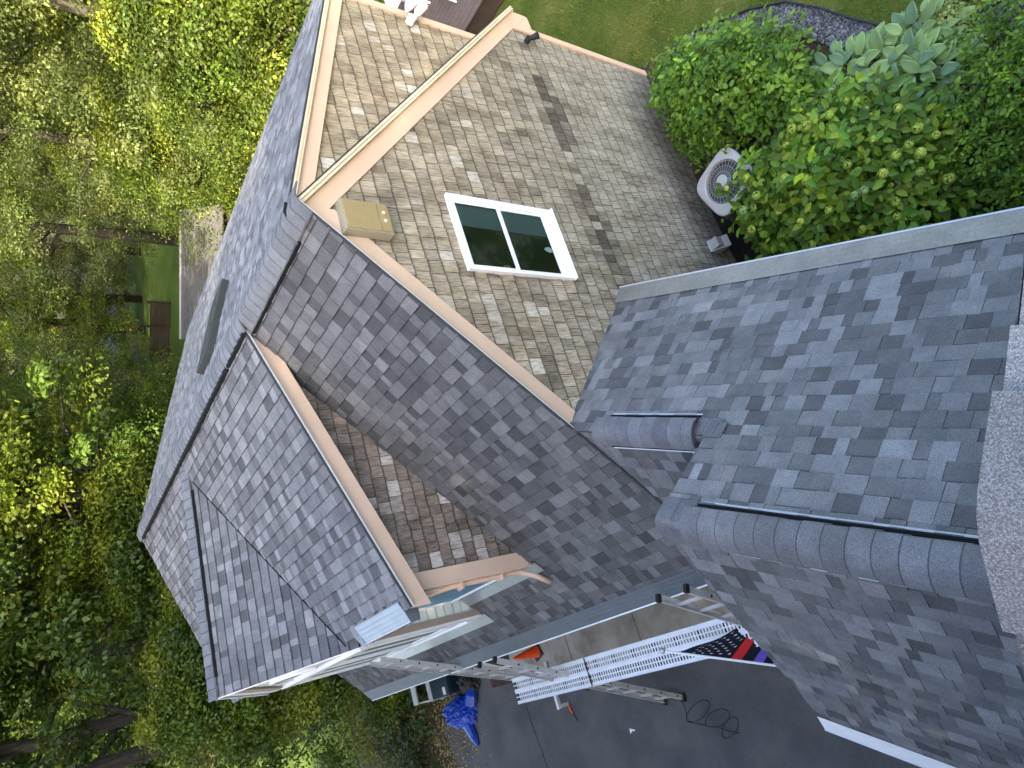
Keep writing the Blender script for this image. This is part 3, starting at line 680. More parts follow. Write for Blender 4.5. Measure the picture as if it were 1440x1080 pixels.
mb.each('drip_edge',M['edge'],near)
mb=MB();g=.12
mb.prism([NU(g,PL-3.1,0),NU(g,PL+3.1,0),NU(g,PL+3.1,PZ-3.1*TP-.08),NU(g,PL,PZ-.08),NU(g,PL-3.1,PZ-3.1*TP-.08)],-ux*5.9,0,(.25,.21,.155));mb.build('wall',M['shake'],near)

# ================================================================ AIR CONDITIONER
ac=empty('air_conditioner',(4.80,3.90,0),'pale grey outdoor cooling unit with round fan grille between the shake wall and bushes','air conditioner',rz=math.radians(16))
def acpart(mb,name,mat,parent=None,**k):
    o=mb.build(name,mat,None,**k);o.parent=parent or ac;return o
mb=MB();mb.abox(-.33,.33,-.33,.33,.03,.70);body=acpart(mb,'coil_body',M['acdark'],bevel=.05)
mb=MB()
for i in range(26):
    z=.07+i*.024;mb.abox(-.338,.338,-.338,.338,z,z+.006)
acpart(mb,'louvre',M['acdark'])
# top pan: ring with a round hole, rounded square outside
mb=MB();n=48;V=[];F=[]
def rs(a,h,rc):
    c,s=math.cos(a),math.sin(a);p=4.5;k=(abs(c)**p+abs(s)**p)**(-1/p);return (h*k*c,h*k*s)
rings=[(lambda a:rs(a,.365,0),.70),(lambda a:rs(a,.365,0),.745),(lambda a:rs(a,.35,0),.758),(lambda a:(.292*math.cos(a),.292*math.sin(a)),.768),(lambda a:(.28*math.cos(a),.28*math.sin(a)),.755),(lambda a:(.28*math.cos(a),.28*math.sin(a)),.60)]
for fn,z in rings:
    for k in range(n): x,y=fn(2*math.pi*k/n);V.append((x,y,z))
for i in range(len(rings)-1):
    for k in range(n): F.append((i*n+k,i*n+(k+1)%n,(i+1)*n+(k+1)%n,(i+1)*n+k))
mb.mesh(V,F);acpart(mb,'top_cover',M['ac'])
mb=MB()
for r in [.265,.20,.13]: mb.tube([(r*math.cos(a*math.pi/20),r*math.sin(a*math.pi/20),.765+.05*(1-r/.25)) for a in range(41)],.0025,4,caps=False)
for k in range(30):
    a=2*math.pi*k/30;mb.tube([(.08*math.cos(a),.08*math.sin(a),.80),(.285*math.cos(a+.35),.285*math.sin(a+.35),.765)],.0022,4)
acpart(mb,'fan_guard',M['ac'])
mb=MB();mb.lathe((0,0,0),[(0,.815),(.07,.812),(.082,.80),(.08,.785)],24);acpart(mb,'hub_cap',M['ac'])
mb=MB();mb.lathe((0,0,0),[(.07,.60),(.07,.70),(0,.71)],16)
for k in range(4):
    a=math.pi/2*k+.4
    mb.prism([(.06*math.cos(a),.06*math.sin(a),.66),(.23*math.cos(a-.2),.23*math.sin(a-.2),.63),(.24*math.cos(a+.45),.24*math.sin(a+.45),.68),(.06*math.cos(a+.8),.06*math.sin(a+.8),.69)],(0,0,.006))
acpart(mb,'fan_blades',M['galv'])

# ================================================================ LADDERS, PLANK, TOOLS
def ladder(name,label,base,top,width,n_r=None,group='aluminium ladders against the eave',caps_=True):
    base,top=Vector(base),Vector(top);t=empty(name,base,label,'ladder',group)
    d=(top-base);ln=d.length;dn=d.normalized();yv=Vector((0,1,0));nrm=dn.cross(yv).normalized()
    for sg in (-1,1):
        o=base+yv*sg*width/2;mb=MB()
        # C-section rail: web and two flanges
        mb.box(o-nrm*.035-yv*.003,d,yv*.006,nrm*.07)
        for q in (-1,1): mb.box(o+nrm*q*.035-(nrm*.004 if q>0 else Vector())-(yv*.028 if sg>0 else Vector())+yv*(-.003 if sg>0 else .003),d,yv*.028,nrm*.004)
        r=mb.build('rail',M['alu'],t)
        k=.15
        m2=MB()
        while k<ln-.05:
            p=base+dn*k+yv*sg*(width/2+.004);m2.tube([p-yv*sg*.001,p+yv*sg*.006],.014,8);k+=.305
        m2.each('rung_rivet',M['black'],r)
        if caps_:
            c=MB();c.box(top+yv*sg*width/2-yv*.02-nrm*.042,dn*.05,yv*.04,nrm*.084);c.build('end_cap',M['black'],r)
        ft=MB();ft.box(o-nrm*.06-yv*.03-Vector((0,0,.0)),dn*.05,yv*.06,nrm*.12);ft.build('foot',M['rubber'],r)
    k=.2
    while k<ln:
        p=base+dn*k;mb=MB();mb.box(p-yv*(width/2-.003)-nrm*.016-dn*.014,yv*(width-.006),nrm*.032,dn*.028);mb.build('rung',M['alu'],t);k+=.305
    return t
ladder('ladder','long aluminium ladder rising far above the gutter to the white front gable',(-.73,10.5,0),(.63,10.5,3.90),.42,caps_=False)
ladder('ladder','aluminium ladder with black end caps beside the orange cone',(-1.20,8.72,0),(.12,8.95,2.95),.42)
ladder('ladder','aluminium ladder with black end caps beside the garage roof and flag',(-1.15,5.22,0),(.17,5.22,2.92),.41)
# scaffold plank
pk=empty('scaffold_plank',(-.38,7.3,1.9),'long perforated aluminium work plank carried between two ladders','plank')
mb=MB();x0,x1,y0,y1,z=-.575,-.195,4.55,10.12,1.90
# perforated deck: ladder of strips leaving real slots
rows=[x0+.045,x0+.105,x1-.165,x1-.105];rw=.045
cuts=[x0]+sum([[r,r+rw] for r in rows],[])+[x1]
for i in range(0,len(cuts),2): mb.abox(cuts[i],cuts[i+1],y0,y1,z-.004,z)
y=y0+.06;
while y<y1-.06:
    for r in rows: mb.abox(r-.001,r+rw+.001,y-.011,y+.011,z-.0045,z-.0005)
    y+=.05
mb.abox(x0,x0+.008,y0,y1,z-.09,z+.012);mb.abox(x1-.008,x1,y0,y1,z-.09,z+.012);mb.abox((x0+x1)/2-.006,(x0+x1)/2+.006,y0,y1,z-.06,z+.008)
deck=mb.build('deck',M['plank'],pk)
mb=MB()
y=y0+.3
while y<y1: mb.abox(x0+.01,x1-.01,y,y+.03,z-.07,z-.02);y+=.4
mb.each('cross_rib',M['vent'],pk)
mb=MB();mb.abox(x0-.002,x1+.002,8.2,8.212,z-.05,z+.014);mb.build('joint_strap',M['black'],pk)
for yy in (9.25,5.2):
    t=empty('ladder_jack',(-.5,yy,1.8),'aluminium bracket under the far plank end' if yy>7 else 'aluminium bracket under the near plank end','bracket','plank brackets')
    m=MB();m.beam((-.78,yy,1.79),(-.1,yy,1.79),.05,.05);m.build('arm',M['alu'],t)
    m=MB();m.beam((-.75,yy,1.80),(-.75,yy,1.62),.05,.03,up=(0,1,0));m.build('stop',M['alu'],t)
    m=MB();m.beam((-.33,yy,1.77),(-.50,yy,1.35),.03,.03);m.build('brace',M['alu'],t)
# traffic cone lying on its side
cn=empty('traffic_cone',(.12,11.93,.0),'orange traffic cone with black base standing on the concrete walkway','cone')
mb=MB();prof=[(.145,0.03),(.135,.06),(.035,.66),(.028,.70),(.0,.705)];mb.lathe((0,0,0),prof,22);c=mb.build('cone_shell',M['orange'],None,smooth=True);c.parent=cn
mb=MB();mb.abox(-.18,.18,-.18,.18,0,.035);b=mb.build('base',M['black'],None,bevel=.01);b.parent=cn
cn.location=(.10,11.88,.02);cn.rotation_euler=(0,0,math.radians(20));cn.scale=(.82,.82,.82)
# screwdriver / scraper, litter
tl=empty('hand_tool',(-1.05,11.36,.01),'small hand tool with orange handle and dark blade lying on the driveway','tool')
mb=MB();mb.tube([(-.90,11.42,.02),(-.93,11.41,.024),(-1.06,11.37,.024),(-1.10,11.36,.018)],[.014,.022,.02,.012],8);mb.build('handle',M['orange'],tl,smooth=True)
mb=MB();mb.beam((-1.09,11.362,.014),(-1.24,11.30,.01),.03,.006);mb.build('blade',M['black'],tl)
mb=MB();mb.prism([(-1.50,9.98,.004),(-1.53,9.86,.004),(-1.55,9.87,.004),(-1.54,9.93,.004),(-1.58,9.99,.004)],(0,0,.006));tag(mb.build('paper_scrap',M['white']),'small white scrap of paper lying on the asphalt','litter')
# extension cord
def coil(name,label,c,r):
    rr=random.Random(2);pts=[(-1.22,8.62,.02),(-1.30,8.55,.01)]
    def loop(cx,cy,ax,ay,rot,n,ph,k=1.):
        for i in range(n):
            a=ph+2*math.pi*k*i/n;x=ax*math.cos(a);y=ay*math.sin(a);pts.append((cx+x*math.cos(rot)-y*math.sin(rot),cy+x*math.sin(rot)+y*math.cos(rot),.008+.006*(i%5)/5))
    loop(-1.42,8.35,.10,.30,.35,22,1.4,1.1);loop(-1.55,8.02,.10,.27,.2,22,1.8,1.2);loop(-1.70,7.85,.09,.22,.5,18,.5,1.1)
    pts.append((-1.78,7.72,.01));mb=MB();
    P=[Vector(p) for p in pts];Q=[]
    for i in range(len(P)-1):
        for k in (0,.5): Q.append(P[i].lerp(P[i+1],k))
    Q.append(P[-1]);Q=[Q[0]]+[(Q[i-1]+Q[i]+Q[i+1])/3 for i in range(1,len(Q)-1)]+[Q[-1]]
    mb.tube(Q,.0055,6);o=mb.build(name,M['rubber'],smooth=True);tag(o,label,'cord');return o
coil('extension_cord','black extension cord coiled loosely on the asphalt at the ladder foot',None,None)
# blue tarp, dark bins, small frame at the driveway edge
from mathutils import noise as MN
def lump(name,c,rx,ry,rz,mat,label,cat,seed=0,amp=.25,n=48):
    r=np.random.default_rng(seed);mb=MB();V=[];F=[];ph=r.uniform(0,6.28,(10,2));fr=r.integers(1,7,(10,2))
    for i in range(n+1):
        th=math.pi*.5*i/n*1.12
        for k in range(2*n):
            a=math.pi*k/n;s=1+amp*sum(math.sin(fr[q][0]*a+ph[q][0])*math.cos(fr[q][1]*th*2+ph[q][1]) for q in range(10))/4
            dv=Vector((math.cos(a)*math.sin(th),math.sin(a)*math.sin(th),math.cos(th)));s+=.30*abs(MN.noise(dv*2.4+Vector((seed,0,0))))+.12*abs(MN.noise(dv*5.5+Vector((seed,5,0))))+.03*abs(MN.noise(dv*15))-.1
            V.append((c[0]+rx*s*math.sin(th)*math.cos(a),c[1]+ry*s*math.sin(th)*math.sin(a),max(.004,c[2]+rz*s*math.cos(th))))
    for i in range(n):
        for k in range(2*n): F.append((i*2*n+k,(i+1)*2*n+k,(i+1)*2*n+(k+1)%(2*n),i*2*n+(k+1)%(2*n)))
    mb.mesh(V,F);o=mb.build(name,mat,smooth=False);tag(o,label,cat);return o
o=lump('tarp',(-.62,15.25,0),.34,.58,.40,M['blue'],'crumpled bright blue plastic tarp heaped at the driveway edge','tarp',3,.05)
cb=MB();cb.tube([(-.45,14.7,.1),(-.3,14.5,.16),(-.12,14.45,.1)],[.16,.12,.05],9);cb.tube([(-.9,15.1,.08),(-1.15,15.0,.07),(-1.35,14.98,.03)],[.14,.1,.04],9);cb.each('tarp_fold',M['blue'],o)
bn=empty('storage_bin',(.08,15.2,0),'dark navy plastic bin with pale sticker behind the blue tarp','bin')
mb=MB();mb.prism([(-.18,14.95,.0),(.36,14.95,0),(.36,15.7,0),(-.18,15.7,0)],(0,0,.42));mb.build('body',M['navy'],bn,bevel=.04)
mb=MB();mb.abox(-.21,.39,14.92,15.73,.42,.46);mb.build('lid',M['navy'],bn,bevel=.015)
mb=MB();mb.abox(-.16,.0,15.05,15.18,.461,.464);mb.abox(-.215,-.212,15.2,15.6,.2,.36);mb.each('sticker',M['label'],bn)
o=lump('trash_bag',(-.02,14.55,0),.30,.28,.34,M['black'],'black plastic bag bundled between the blue tarp and the house','bag',8,.12)
fr=empty('step_stool',(-.05,16.2,0),'small grey folding step stool standing at the driveway end','stool')
for sx in (-.22,.22):
    m=MB();m.beam((.05+sx-.05,16.0,0),(.05+sx,16.25,.62),.025,.05);m.build('leg',M['alu'],fr)
    m=MB();m.beam((.05+sx-.05,16.6,0),(.05+sx,16.3,.62),.025,.035);m.build('leg',M['alu'],fr)
m=MB();m.abox(-.2,.3,16.14,16.36,.62,.65);m.build('step',M['alu'],fr)
m=MB();m.abox(-.2,.25,16.02,16.2,.3,.325);m.build('step',M['alu'],fr)

# ================================================================ FLAG
tip=Vector(NU(5.33,-2.90,2.52));rt=Vector(NU(3.18,-2.93,1.30));d=(rt-tip)
fl=empty('flag_on_pole',tuple(rt),'dark flag with white stars, red and purple stripes on a white pole','flag')
mb=MB();mb.tube([rt,tip],.013,10);mb.build('pole',M['white'],fl)
mb=MB();mb.lathe(tuple(tip),[(0,-.035),(.025,-.025),(.036,0),(.025,.028),(0,.036)],14);mb.build('finial',M['alu'],fl,smooth=True)
q=MB();q.tube([rt+d.normalized()*-.95,rt+d.normalized()*-.90],.022,10);q.build('pole_ring',M['label'],fl)
def flagmesh():
    mb=MB();NX,NY=170,96;Lx_,Hy=1.16,.80
    st=tip+d.normalized()*.16;dn=d.normalized()
    nav,blk,red,pur,oli,wht,gr=(.012,.014,.03),(.014,.014,.022),(.62,.03,.035),(.16,.10,.55),(.28,.30,.17),(.8,.8,.8),(.28,.29,.30)
    def pos(i,j):
        s=i/NX;t=j/NY
        # cloth hangs down from the pole, gathered: free corner swings towards the house
        p=st+dn*(s*Lx_)
        drop=t*Hy*min(1,.05+1.35*s)
        fold=(.05*math.sin(s*9+t*3)+.03*math.sin(s*19-t*5))*t*min(1,s*1.5)
        return p+Vector((0,0,-drop*.86))+lx*(.50*t*min(1,.05+1.3*s)*1.0+fold)+ux*(-.05*t)
    G=[[pos(i,j) for j in range(NY+1)] for i in range(NX+1)]
    import itertools
    stars=[(.14+.075*a+(.037 if b%2 else 0),.14+.105*b) for a in range(5) for b in range(8)]
    def col(s,t):
        if s<.46:
            for (a,b) in stars:
                da,db=(s-a)*1.65,(t-b);rr=math.hypot(da,db);an=math.atan2(db,da)
                if rr<.0155*(1+.55*math.cos(5*an)): return wht
            return nav
        k=(s-.46)/.54
        if .04<k<.20: return red
        if .40<k<.56: return pur
        if .72<k<.84: return gr
        if .84<=k<.89: return oli
        return blk
    for i in range(NX):
        for j in range(NY):
            mb.face([G[i][j],G[i+1][j],G[i+1][j+1],G[i][j+1]],0,col((i+.5)/NX,(j+.5)/NY))
    o=mb.build('flag_cloth',M['cloth'],fl)
    for p in o.data.polygons: p.use_smooth=True
M['cloth']=m_leaf('flag_cloth',.8,.15,.2)
flagmesh()

# ================================================================ BACKYARD THINGS
sh=empty('garden_shed',(17.5,24.2,0),'long low shed roof of grey ribbed boards beyond the rear eave','shed')
e1=Vector((24,20.4,0));A=Vector((18.4,22.6,0));dS=(Vector((15.3,25.2,0))-Vector((17.84,23.61,0))).normalized();pS=Vector((-dS.y,dS.x,0))
if pS.y<0: pS=-pS
o0=Vector((18.9,22.9,0));L_=4.6
mb=MB();mb.box(o0-pS*2.6,dS*L_,pS*2.6,(0,0,1.75));mb.build('wall',M['fence'],sh)
mb=MB();nb=17
for i in range(nb):
    a=i/nb;b=(i+.72)/nb
    P=[o0-pS*2.9*(1-k)+Vector((0,0,1.7+.75*k)) for k in (a,b)]
    mb.box(P[0]-dS*.15,dS*(L_+.3),P[1]-P[0],(0,0,.04))
mb.box(o0-pS*2.9-dS*.15+Vector((0,0,1.66)),dS*(L_+.3),pS*2.9+Vector((0,0,.75)),(0,0,.02),1)
mb.build('roof',[M['shedroof'],M['deckdark']],sh)
mb=MB();mb.beam(o0-dS*.15+Vector((0,0,2.48)),o0+dS*(L_+.15)+Vector((0,0,2.48)),.1,.1);mb.build('ridge_board',M['alu'],sh)
bf=empty('board_fence',(21.5,38.5,0),'low brown board fence across the far lawn','fence')
mb=MB();a=Vector((24.1,37.2,0));b=Vector((19.6,40.2,0))
for i in range(8): mb.beam(a+Vector((0,0,.12+i*.13)),b+Vector((0,0,.12+i*.13)),.04,.115)
mb.build('boards',M['fence'],bf)
for k in range(5):
    p=a.lerp(b,k/4);m=MB();m.abox(p.x-.06,p.x+.06,p.y-.12,p.y-.0,0,1.25);m.build('post',M['fence'],bf)
mb=MB();mb.abox(20.35,20.43,38.8,38.88,0,1.4);mb.lathe((20.39,38.84,1.4),[(.05,0),(.05,.04),(0,.07)],8);tag(mb.build('white_post',M['white']),'thin white post standing in front of the brown fence','post')
dk=empty('deck',(13.2,8.3,0),'brown board deck behind the house with a white railing','deck')
mb=MB()
for i in range(22): mb.box((11.9+i*.15,6.35,.45),(.14,0,0),(0,3.8,0),(0,0,.03))
mb.build('boards',M['wood'],dk)
mb=MB();mb.abox(11.95,15.1,6.4,10.1,.02,.44);mb.build('skirt',M['fence'],dk)
mb=MB()
for (a,b) in (((12.5,7.4),(15.1,8.9)),):
    a=Vector((*a,0));b=Vector((*b,0));mb.beam(a+Vector((0,0,1.15)),b+Vector((0,0,1.15)),.06,.04);mb.beam(a+Vector((0,0,.6)),b+Vector((0,0,.6)),.04,.04)
    for k in range(16):
        p=a.lerp(b,k/15);mb.beam(p+Vector((0,0,.6)),p+Vector((0,0,1.15)),.025,.025,up=(1,0,0))
mb.build('railing',M['white'],dk)
tb=empty('patio_table',(13.9,8.55,.48),'white patio table standing on the brown deck','table')
mb=MB();mb.abox(13.5,14.3,8.2,8.9,1.14,1.18);mb.build('tabletop',M['white'],tb,bevel=.01)
for x in (13.55,14.22):
    for y in (8.25,8.82): m=MB();m.beam((x,y,.48),(x,y,1.14),.04,.04,up=(1,0,0));m.build('leg',M['white'],tb)

# ================================================================ VEGETATION
LEAF6=(np.array([[0,0,0],[.26,.28,.04],[.22,.66,.03],[0,1,-.08],[-.22,.66,.03],[-.26,.28,.04],[0,.45,-.03]]),[(0,1,2,6),(6,2,3),(6,3,4),(0,6,4,5)])
LEAF4=(np.array([[0,0,0],[.30,.5,.06],[0,1,-.05],[-.30,.5,.06]]),[(0,1,2,3)])
def leaves(P,Nr,size,cols,tmpl,mats,extra=None,dirs=None):
    """numpy leaf cloud -> mesh. P (n,3) roots, Nr (n,3) leaf normals, size (n,), cols (n,3)"""
    T,F=tmpl;n=len(P);Nr=Nr/np.linalg.norm(Nr,axis=1,keepdims=True)
    R=rng.normal(size=(n,3)) if dirs is None else dirs
    D=R-(R*Nr).sum(1,keepdims=True)*Nr;D/=np.linalg.norm(D,axis=1,keepdims=True)+1e-9;X=np.cross(D,Nr)
    V=P[:,None,:]+size[:,None,None]*(T[None,:,0,None]*X[:,None,:]+T[None,:,1,None]*D[:,None,:]+T[None,:,2,None]*Nr[:,None,:])
    V=V.reshape(-1,3);k=len(T)
    lens=np.array([len(f) for f in F]*n,np.int32);fl=np.concatenate([np.array(f) for f in F]);idx=(fl[None,:]+(np.arange(n)*k)[:,None]).ravel()
    C=np.repeat(cols,len(fl),axis=0)
    return V,idx,lens,C
def cloudobj(name,parts,mats,parent=None):
    """parts: list of (V,idx,lens,C,matindex)"""
    V=np.concatenate([p[0] for p in parts]);off=0;I=[];
    for p in parts: I.append(p[1]+off);off+=len(p[0])
    I=np.concatenate(I).astype(np.int32);Ln=np.concatenate([p[2] for p in parts]);C=np.concatenate([p[3] for p in parts]);MI=np.concatenate([np.full(len(p[2]),p[4],np.int32) for p in parts])
    me=bpy.data.meshes.new(name);me.vertices.add(len(V));me.vertices.foreach_set('co',V.astype(np.float32).ravel())
    me.loops.add(len(I));me.loops.foreach_set('vertex_index',I);me.polygons.add(len(Ln));st=np.concatenate([[0],np.cumsum(Ln)[:-1]]).astype(np.int32)
    me.polygons.foreach_set('loop_start',st)
    try: me.polygons.foreach_set('loop_total',Ln.astype(np.int32))
    except Exception: pass
    me.polygons.foreach_set('material_index',MI)
    for m in mats: me.materials.append(m)
    at=me.color_attributes.new('tint','FLOAT_COLOR','CORNER');arr=np.ones((len(I),4),np.float32);arr[:,:3]=C;at.data.foreach_set('color',arr.ravel())
    me.update(calc_edges=True);me.validate()
    o=bpy.data.objects.new(name,me);COL.objects.link(o)
    if parent: o.parent=parent
    return o
def palette(n,base,var,clump=None):
    b=np.array(base)[rng.integers(0,len(base),n)];k=np.exp(rng.normal(0,var,(n,1)));return b*k
def tree_mesh(seed,h=15,cr=4.2,zc0=.8,clumps=230,per=150,leaf=.15,base=((.05,.09,.014),),trunk_r=.2,lean=0.):
    r=random.Random(seed);g=np.random.default_rng(seed)
    tr=MB();top=Vector((r.uniform(-.5,.5)+lean,r.uniform(-.5,.5),h*.9));pts=[Vector((0,0,-.2)),Vector((lean*.2,0,h*.25)),Vector((lean*.6,r.uniform(-.2,.2),h*.55)),top]
    tr.tube(pts,[trunk_r*1.2,trunk_r,trunk_r*.7,trunk_r*.2],9)
    cs=[]
    for i in range(clumps):
        zz=zc0+(h-zc0)*g.random()**.85;f=(zz-zc0)/(h-zc0);rad=cr*(math.sin(math.pi*min(1,.14+.86*f))**.6)*(.75+.35*math.sin(seed+i*2.4))
        a=g.uniform(0,6.283);rr=rad*math.sqrt(g.uniform(.12,1));axis=Vector((lean*f,0,0));cs.append((axis.x+rr*math.cos(a),rr*math.sin(a),zz,g.uniform(.38,.85)))
    for c in cs[:20]:
        z0=max(.3,c[2]-g.uniform(.6,2.2));a=Vector((lean*(z0/h),0,min(z0,h*.8)));b=Vector(c[:3]);m=a.lerp(b,.5)+Vector((0,0,.25));tr.tube([a,m,b],[trunk_r*.3,trunk_r*.18,.02],5)
    cs=np.array(cs);ci=np.repeat(np.arange(clumps),per);n=len(ci)
    d=g.normal(size=(n,3));d/=np.linalg.norm(d,axis=1,keepdims=True);rad=cs[ci,3]*g.random(n)**.45
    P=cs[ci,:3]+d*rad[:,None]*np.array([1,1,.62])
    Nr=d*.6+np.array([0,0,.75])+g.normal(0,.45,(n,3))
    b=np.array(base);cc=b[g.integers(0,len(b),clumps)]*np.exp(g.normal(0,.22,(clumps,1)))
    C=cc[ci]*np.exp(g.normal(0,.22,(n,1)));
    sz=leaf*g.uniform(.65,1.35,n)
    global rng;rs_=rng;rng=g;parts=leaves(P,Nr,sz,C,LEAF4,None);rng=rs_
    return tr,parts
G1=((.06,.10,.016),(.085,.125,.02),(.13,.16,.026));G2=((.045,.08,.02),(.06,.10,.022));G3=((.085,.11,.03),(.115,.135,.04),(.065,.09,.022));G4=((.12,.165,.018),(.18,.21,.025),(.075,.12,.015))
KINDS={}
def make_kind(k,**kw):
    tr,parts=tree_mesh(**kw);t=tr.build('trunk',M['bark'],smooth=True);c=cloudobj('crown',[(*parts,0)],[M['leaf']]);KINDS[k]=(t,c)
    return t,c
kinds=[('broad',dict(seed=1,h=15,cr=4.3,base=G1,trunk_r=.18,leaf=.095,clumps=330,per=250)),('dark',dict(seed=2,h=14,cr=3.8,base=G2,leaf=.12,clumps=260,per=220)),('fine',dict(seed=3,h=17,cr=4.6,base=G3,leaf=.078,clumps=360,per=300,trunk_r=.18)),('bright',dict(seed=4,h=12,cr=3.4,base=G4,leaf=.10,clumps=230,per=220)),('under',dict(seed=5,h=5.5,cr=2.4,zc0=.2,base=G1+G4,leaf=.085,clumps=130,per=230,trunk_r=.07)),('open',dict(seed=6,h=16,cr=4.0,zc0=6.5,base=G1,leaf=.16,clumps=110,trunk_r=.24))]
for k,kw in kinds: make_kind(k,**kw)
first={}
WORDS={'broad':('broad leafy tree','mid green'),'dark':('dark dense tree','deep green'),'fine':('tall fine leaved tree','grey green'),'bright':('bright yellow green tree','lime'),'under':('low bushy sapling','fresh green'),'open':('tall tree with a bare trunk','green')}
def place_tree(kind,x,y,s,rz,label,group):
    e=empty('tree' if kind!='under' else 'sapling',(x,y,0),label,'tree' if kind!='under' else 'sapling',group,rz);e.scale=(s,s,s)
    for i,src in enumerate(KINDS[kind]):
        if (kind,i) not in first: first[(kind,i)]=1;o=src
        else: o=src.copy();COL.objects.link(o)
        o.parent=e
    return e
# wood behind the house: polar rows round the camera foot, leaving the view to the far lawn open
rt_=random.Random(11)
def where(a):
    return 'behind the far roof end' if a<14 else 'behind the ridge' if a<27 else 'beyond the skylight' if a<40 else 'beyond the rear eave' if a<50 else 'at the upper left'
rows=[(19.5,[4.5,9.5]),(21.5,[13.5,18.5]),(22,[51.5,57]),(27,[12,17,21,44,49,55]),(34,[9.5,14,18.5,22.5,43,47.5,52,56]),(43,[1,4.5,7.5,10.5,14,18,22,26,40,43,47,51]),(53,[3,7,11,15,19,23,27,30.5,34,37.5,41,45]),(66,[4,8,12,16,20,24,28,31,34,37,40,44,48])]
cnt=0;used={}
for ri,(rad,angs) in enumerate(rows):
    for a in angs:
        aa=math.radians(a+rt_.uniform(-1,1));rr=rad+rt_.uniform(-1.5,1.5);x,y=rr*math.sin(aa),rr*math.cos(aa)
        if a<12: kd=rt_.choice(['dark','dark','broad'])
        elif a<34: kd=rt_.choice(['bright','broad','fine','bright'])
        else: kd=rt_.choice(['fine','fine','broad','bright'])
        dist='nearest row' if rad<24 else 'second row' if rad<30 else 'third row' if rad<40 else 'fourth row' if rad<50 else 'far row' if rad<60 else 'farthest row'
        key=(kd,dist,where(a));used[key]=used.get(key,0)+1;num=used[key]
        extra=['',', second along',', third along',', fourth along',', fifth along'][min(num-1,4)]
        lb=f'{WORDS[kd][0]}, {dist}, {where(a)}{extra}'
        place_tree(kd,x,y,rt_.uniform(.85,1.2)*(1 if rad<50 else 1.25),rt_.uniform(0,6.28),lb,'trees of the wood around the house');cnt+=1
# understorey along the wood's edge
k=0;SEEN={}
for (rad,angs) in [(17.8,[3.2,7.5,11.5]),(19.5,[15,19.5]),(24,[21,24]),(19.3,[47,51.5,56]),(24,[43.5,47,53]),(31,[20,43,48])]:
    for a in angs:
        aa=math.radians(a);k+=1
        lb=f'low bushy sapling {where(a)}, '+('nearest the house' if rad<18.5 else 'before the tall trees' if rad<22 else 'between the trunks' if rad<28 else 'at the lawn edge')
        SEEN[lb]=SEEN.get(lb,0)+1;lb+=['',', second along',', third along',', fourth along'][SEEN[lb]-1]
        place_tree('under',rad*math.sin(aa),rad*math.cos(aa),rt_.uniform(.8,1.2),rt_.uniform(0,6.28),lb,'saplings at the edge of the wood')
# tall trees with visible bare trunks
for (x,y,s,lb) in [(20.2,26.2,1.0,'tall tree with a bare dark trunk beside the shed roof'),(7.9,20.3,1.05,'tall tree with a bare trunk behind the ridge end, right of a pair'),(7.0,20.0,.95,'tall tree with a bare trunk behind the ridge end, left of a pair')]:
    place_tree('open',x,y,s,rt_.uniform(0,6.28),lb,'bare trunk trees near the house')
# big leaning tree by the driveway end
tr=MB();tr.tube([(.95,18.8,-.1),(.84,18.9,1.5),(.72,19.1,3.2),(.62,19.2,5.5),(.5,19.4,8.5),(.3,19.6,12)],[.30,.25,.22,.19,.16,.08],10)
tr.tube([(.74,19.1,2.9),(.1,19.0,3.3),(-.5,18.8,4.2),(-1.2,18.6,5.2)],[.12,.09,.07,.04],7)
tr.tube([(.66,19.15,4.6),(1.3,19.3,5.6),(2.0,19.4,7)],[.10,.07,.04],7)
bt=empty('tree',(.9,18.9,0),'thick leaning trunk of a tree just beyond the left end of the driveway','tree','trees by the driveway')
tr.build('trunk',M['bark'],bt,smooth=True)
g=np.random.default_rng(90);cl=[(g.uniform(-3,4),19.5+g.uniform(-2.5,2.5),g.uniform(7,13),g.uniform(.5,.9)) for _ in range(110)];cs=np.array(cl);ci=np.repeat(np.arange(110),100);n=len(ci)
d=g.normal(size=(n,3));d/=np.linalg.norm(d,axis=1,keepdims=True);P=cs[ci,:3]+d*(cs[ci,3]*g.random(n)**.45)[:,None]
C=np.array(G2)[g.integers(0,2,110)][ci]*np.exp(g.normal(0,.25,(n,1)));co=cloudobj('crown',[(*leaves(P,d+np.array([0,0,.8]),.16*g.uniform(.7,1.3,n),C,LEAF4,None),0)],[M['leaf']],bt);co.matrix_parent_inverse=Matrix.Translation(-Vector(bt.location))
# unseen trees added on the front yard side to keep the house in shade
for i,(x,y,s,kd) in enumerate([(-10.5,-6,1.15,'broad'),(-10,-.5,1.2,'dark'),(-9.5,4.5,1.15,'broad'),(-9.8,9.5,1.2,'dark'),(-11.5,2,1.1,'fine'),(-11.5,7,1.15,'broad'),(-12,-3.5,1.15,'broad'),(-16,5.5,1.35,'broad'),(-16,-1,1.35,'broad'),(-15,-6,1.2,'fine'),(-14.5,3,1.25,'broad'),(-14,8,1.15,'fine'),(-13.5,12,1.3,'dark'),(-9.5,15,1.2,'dark'),(-8.5,20,1.05,'dark'),(-12,-11,1.3,'broad'),(-6,-9,1.05,'dark')]):
    place_tree(kd,x,y,s,i*1.7,['unseen shade tree with a wide crown','unseen shade tree with a dense crown','unseen shade tree with an airy crown'][i%3]+f', {["near the street","across the driveway","beside the garage","at the plot corner"][i%4]}','unseen trees added for shade')

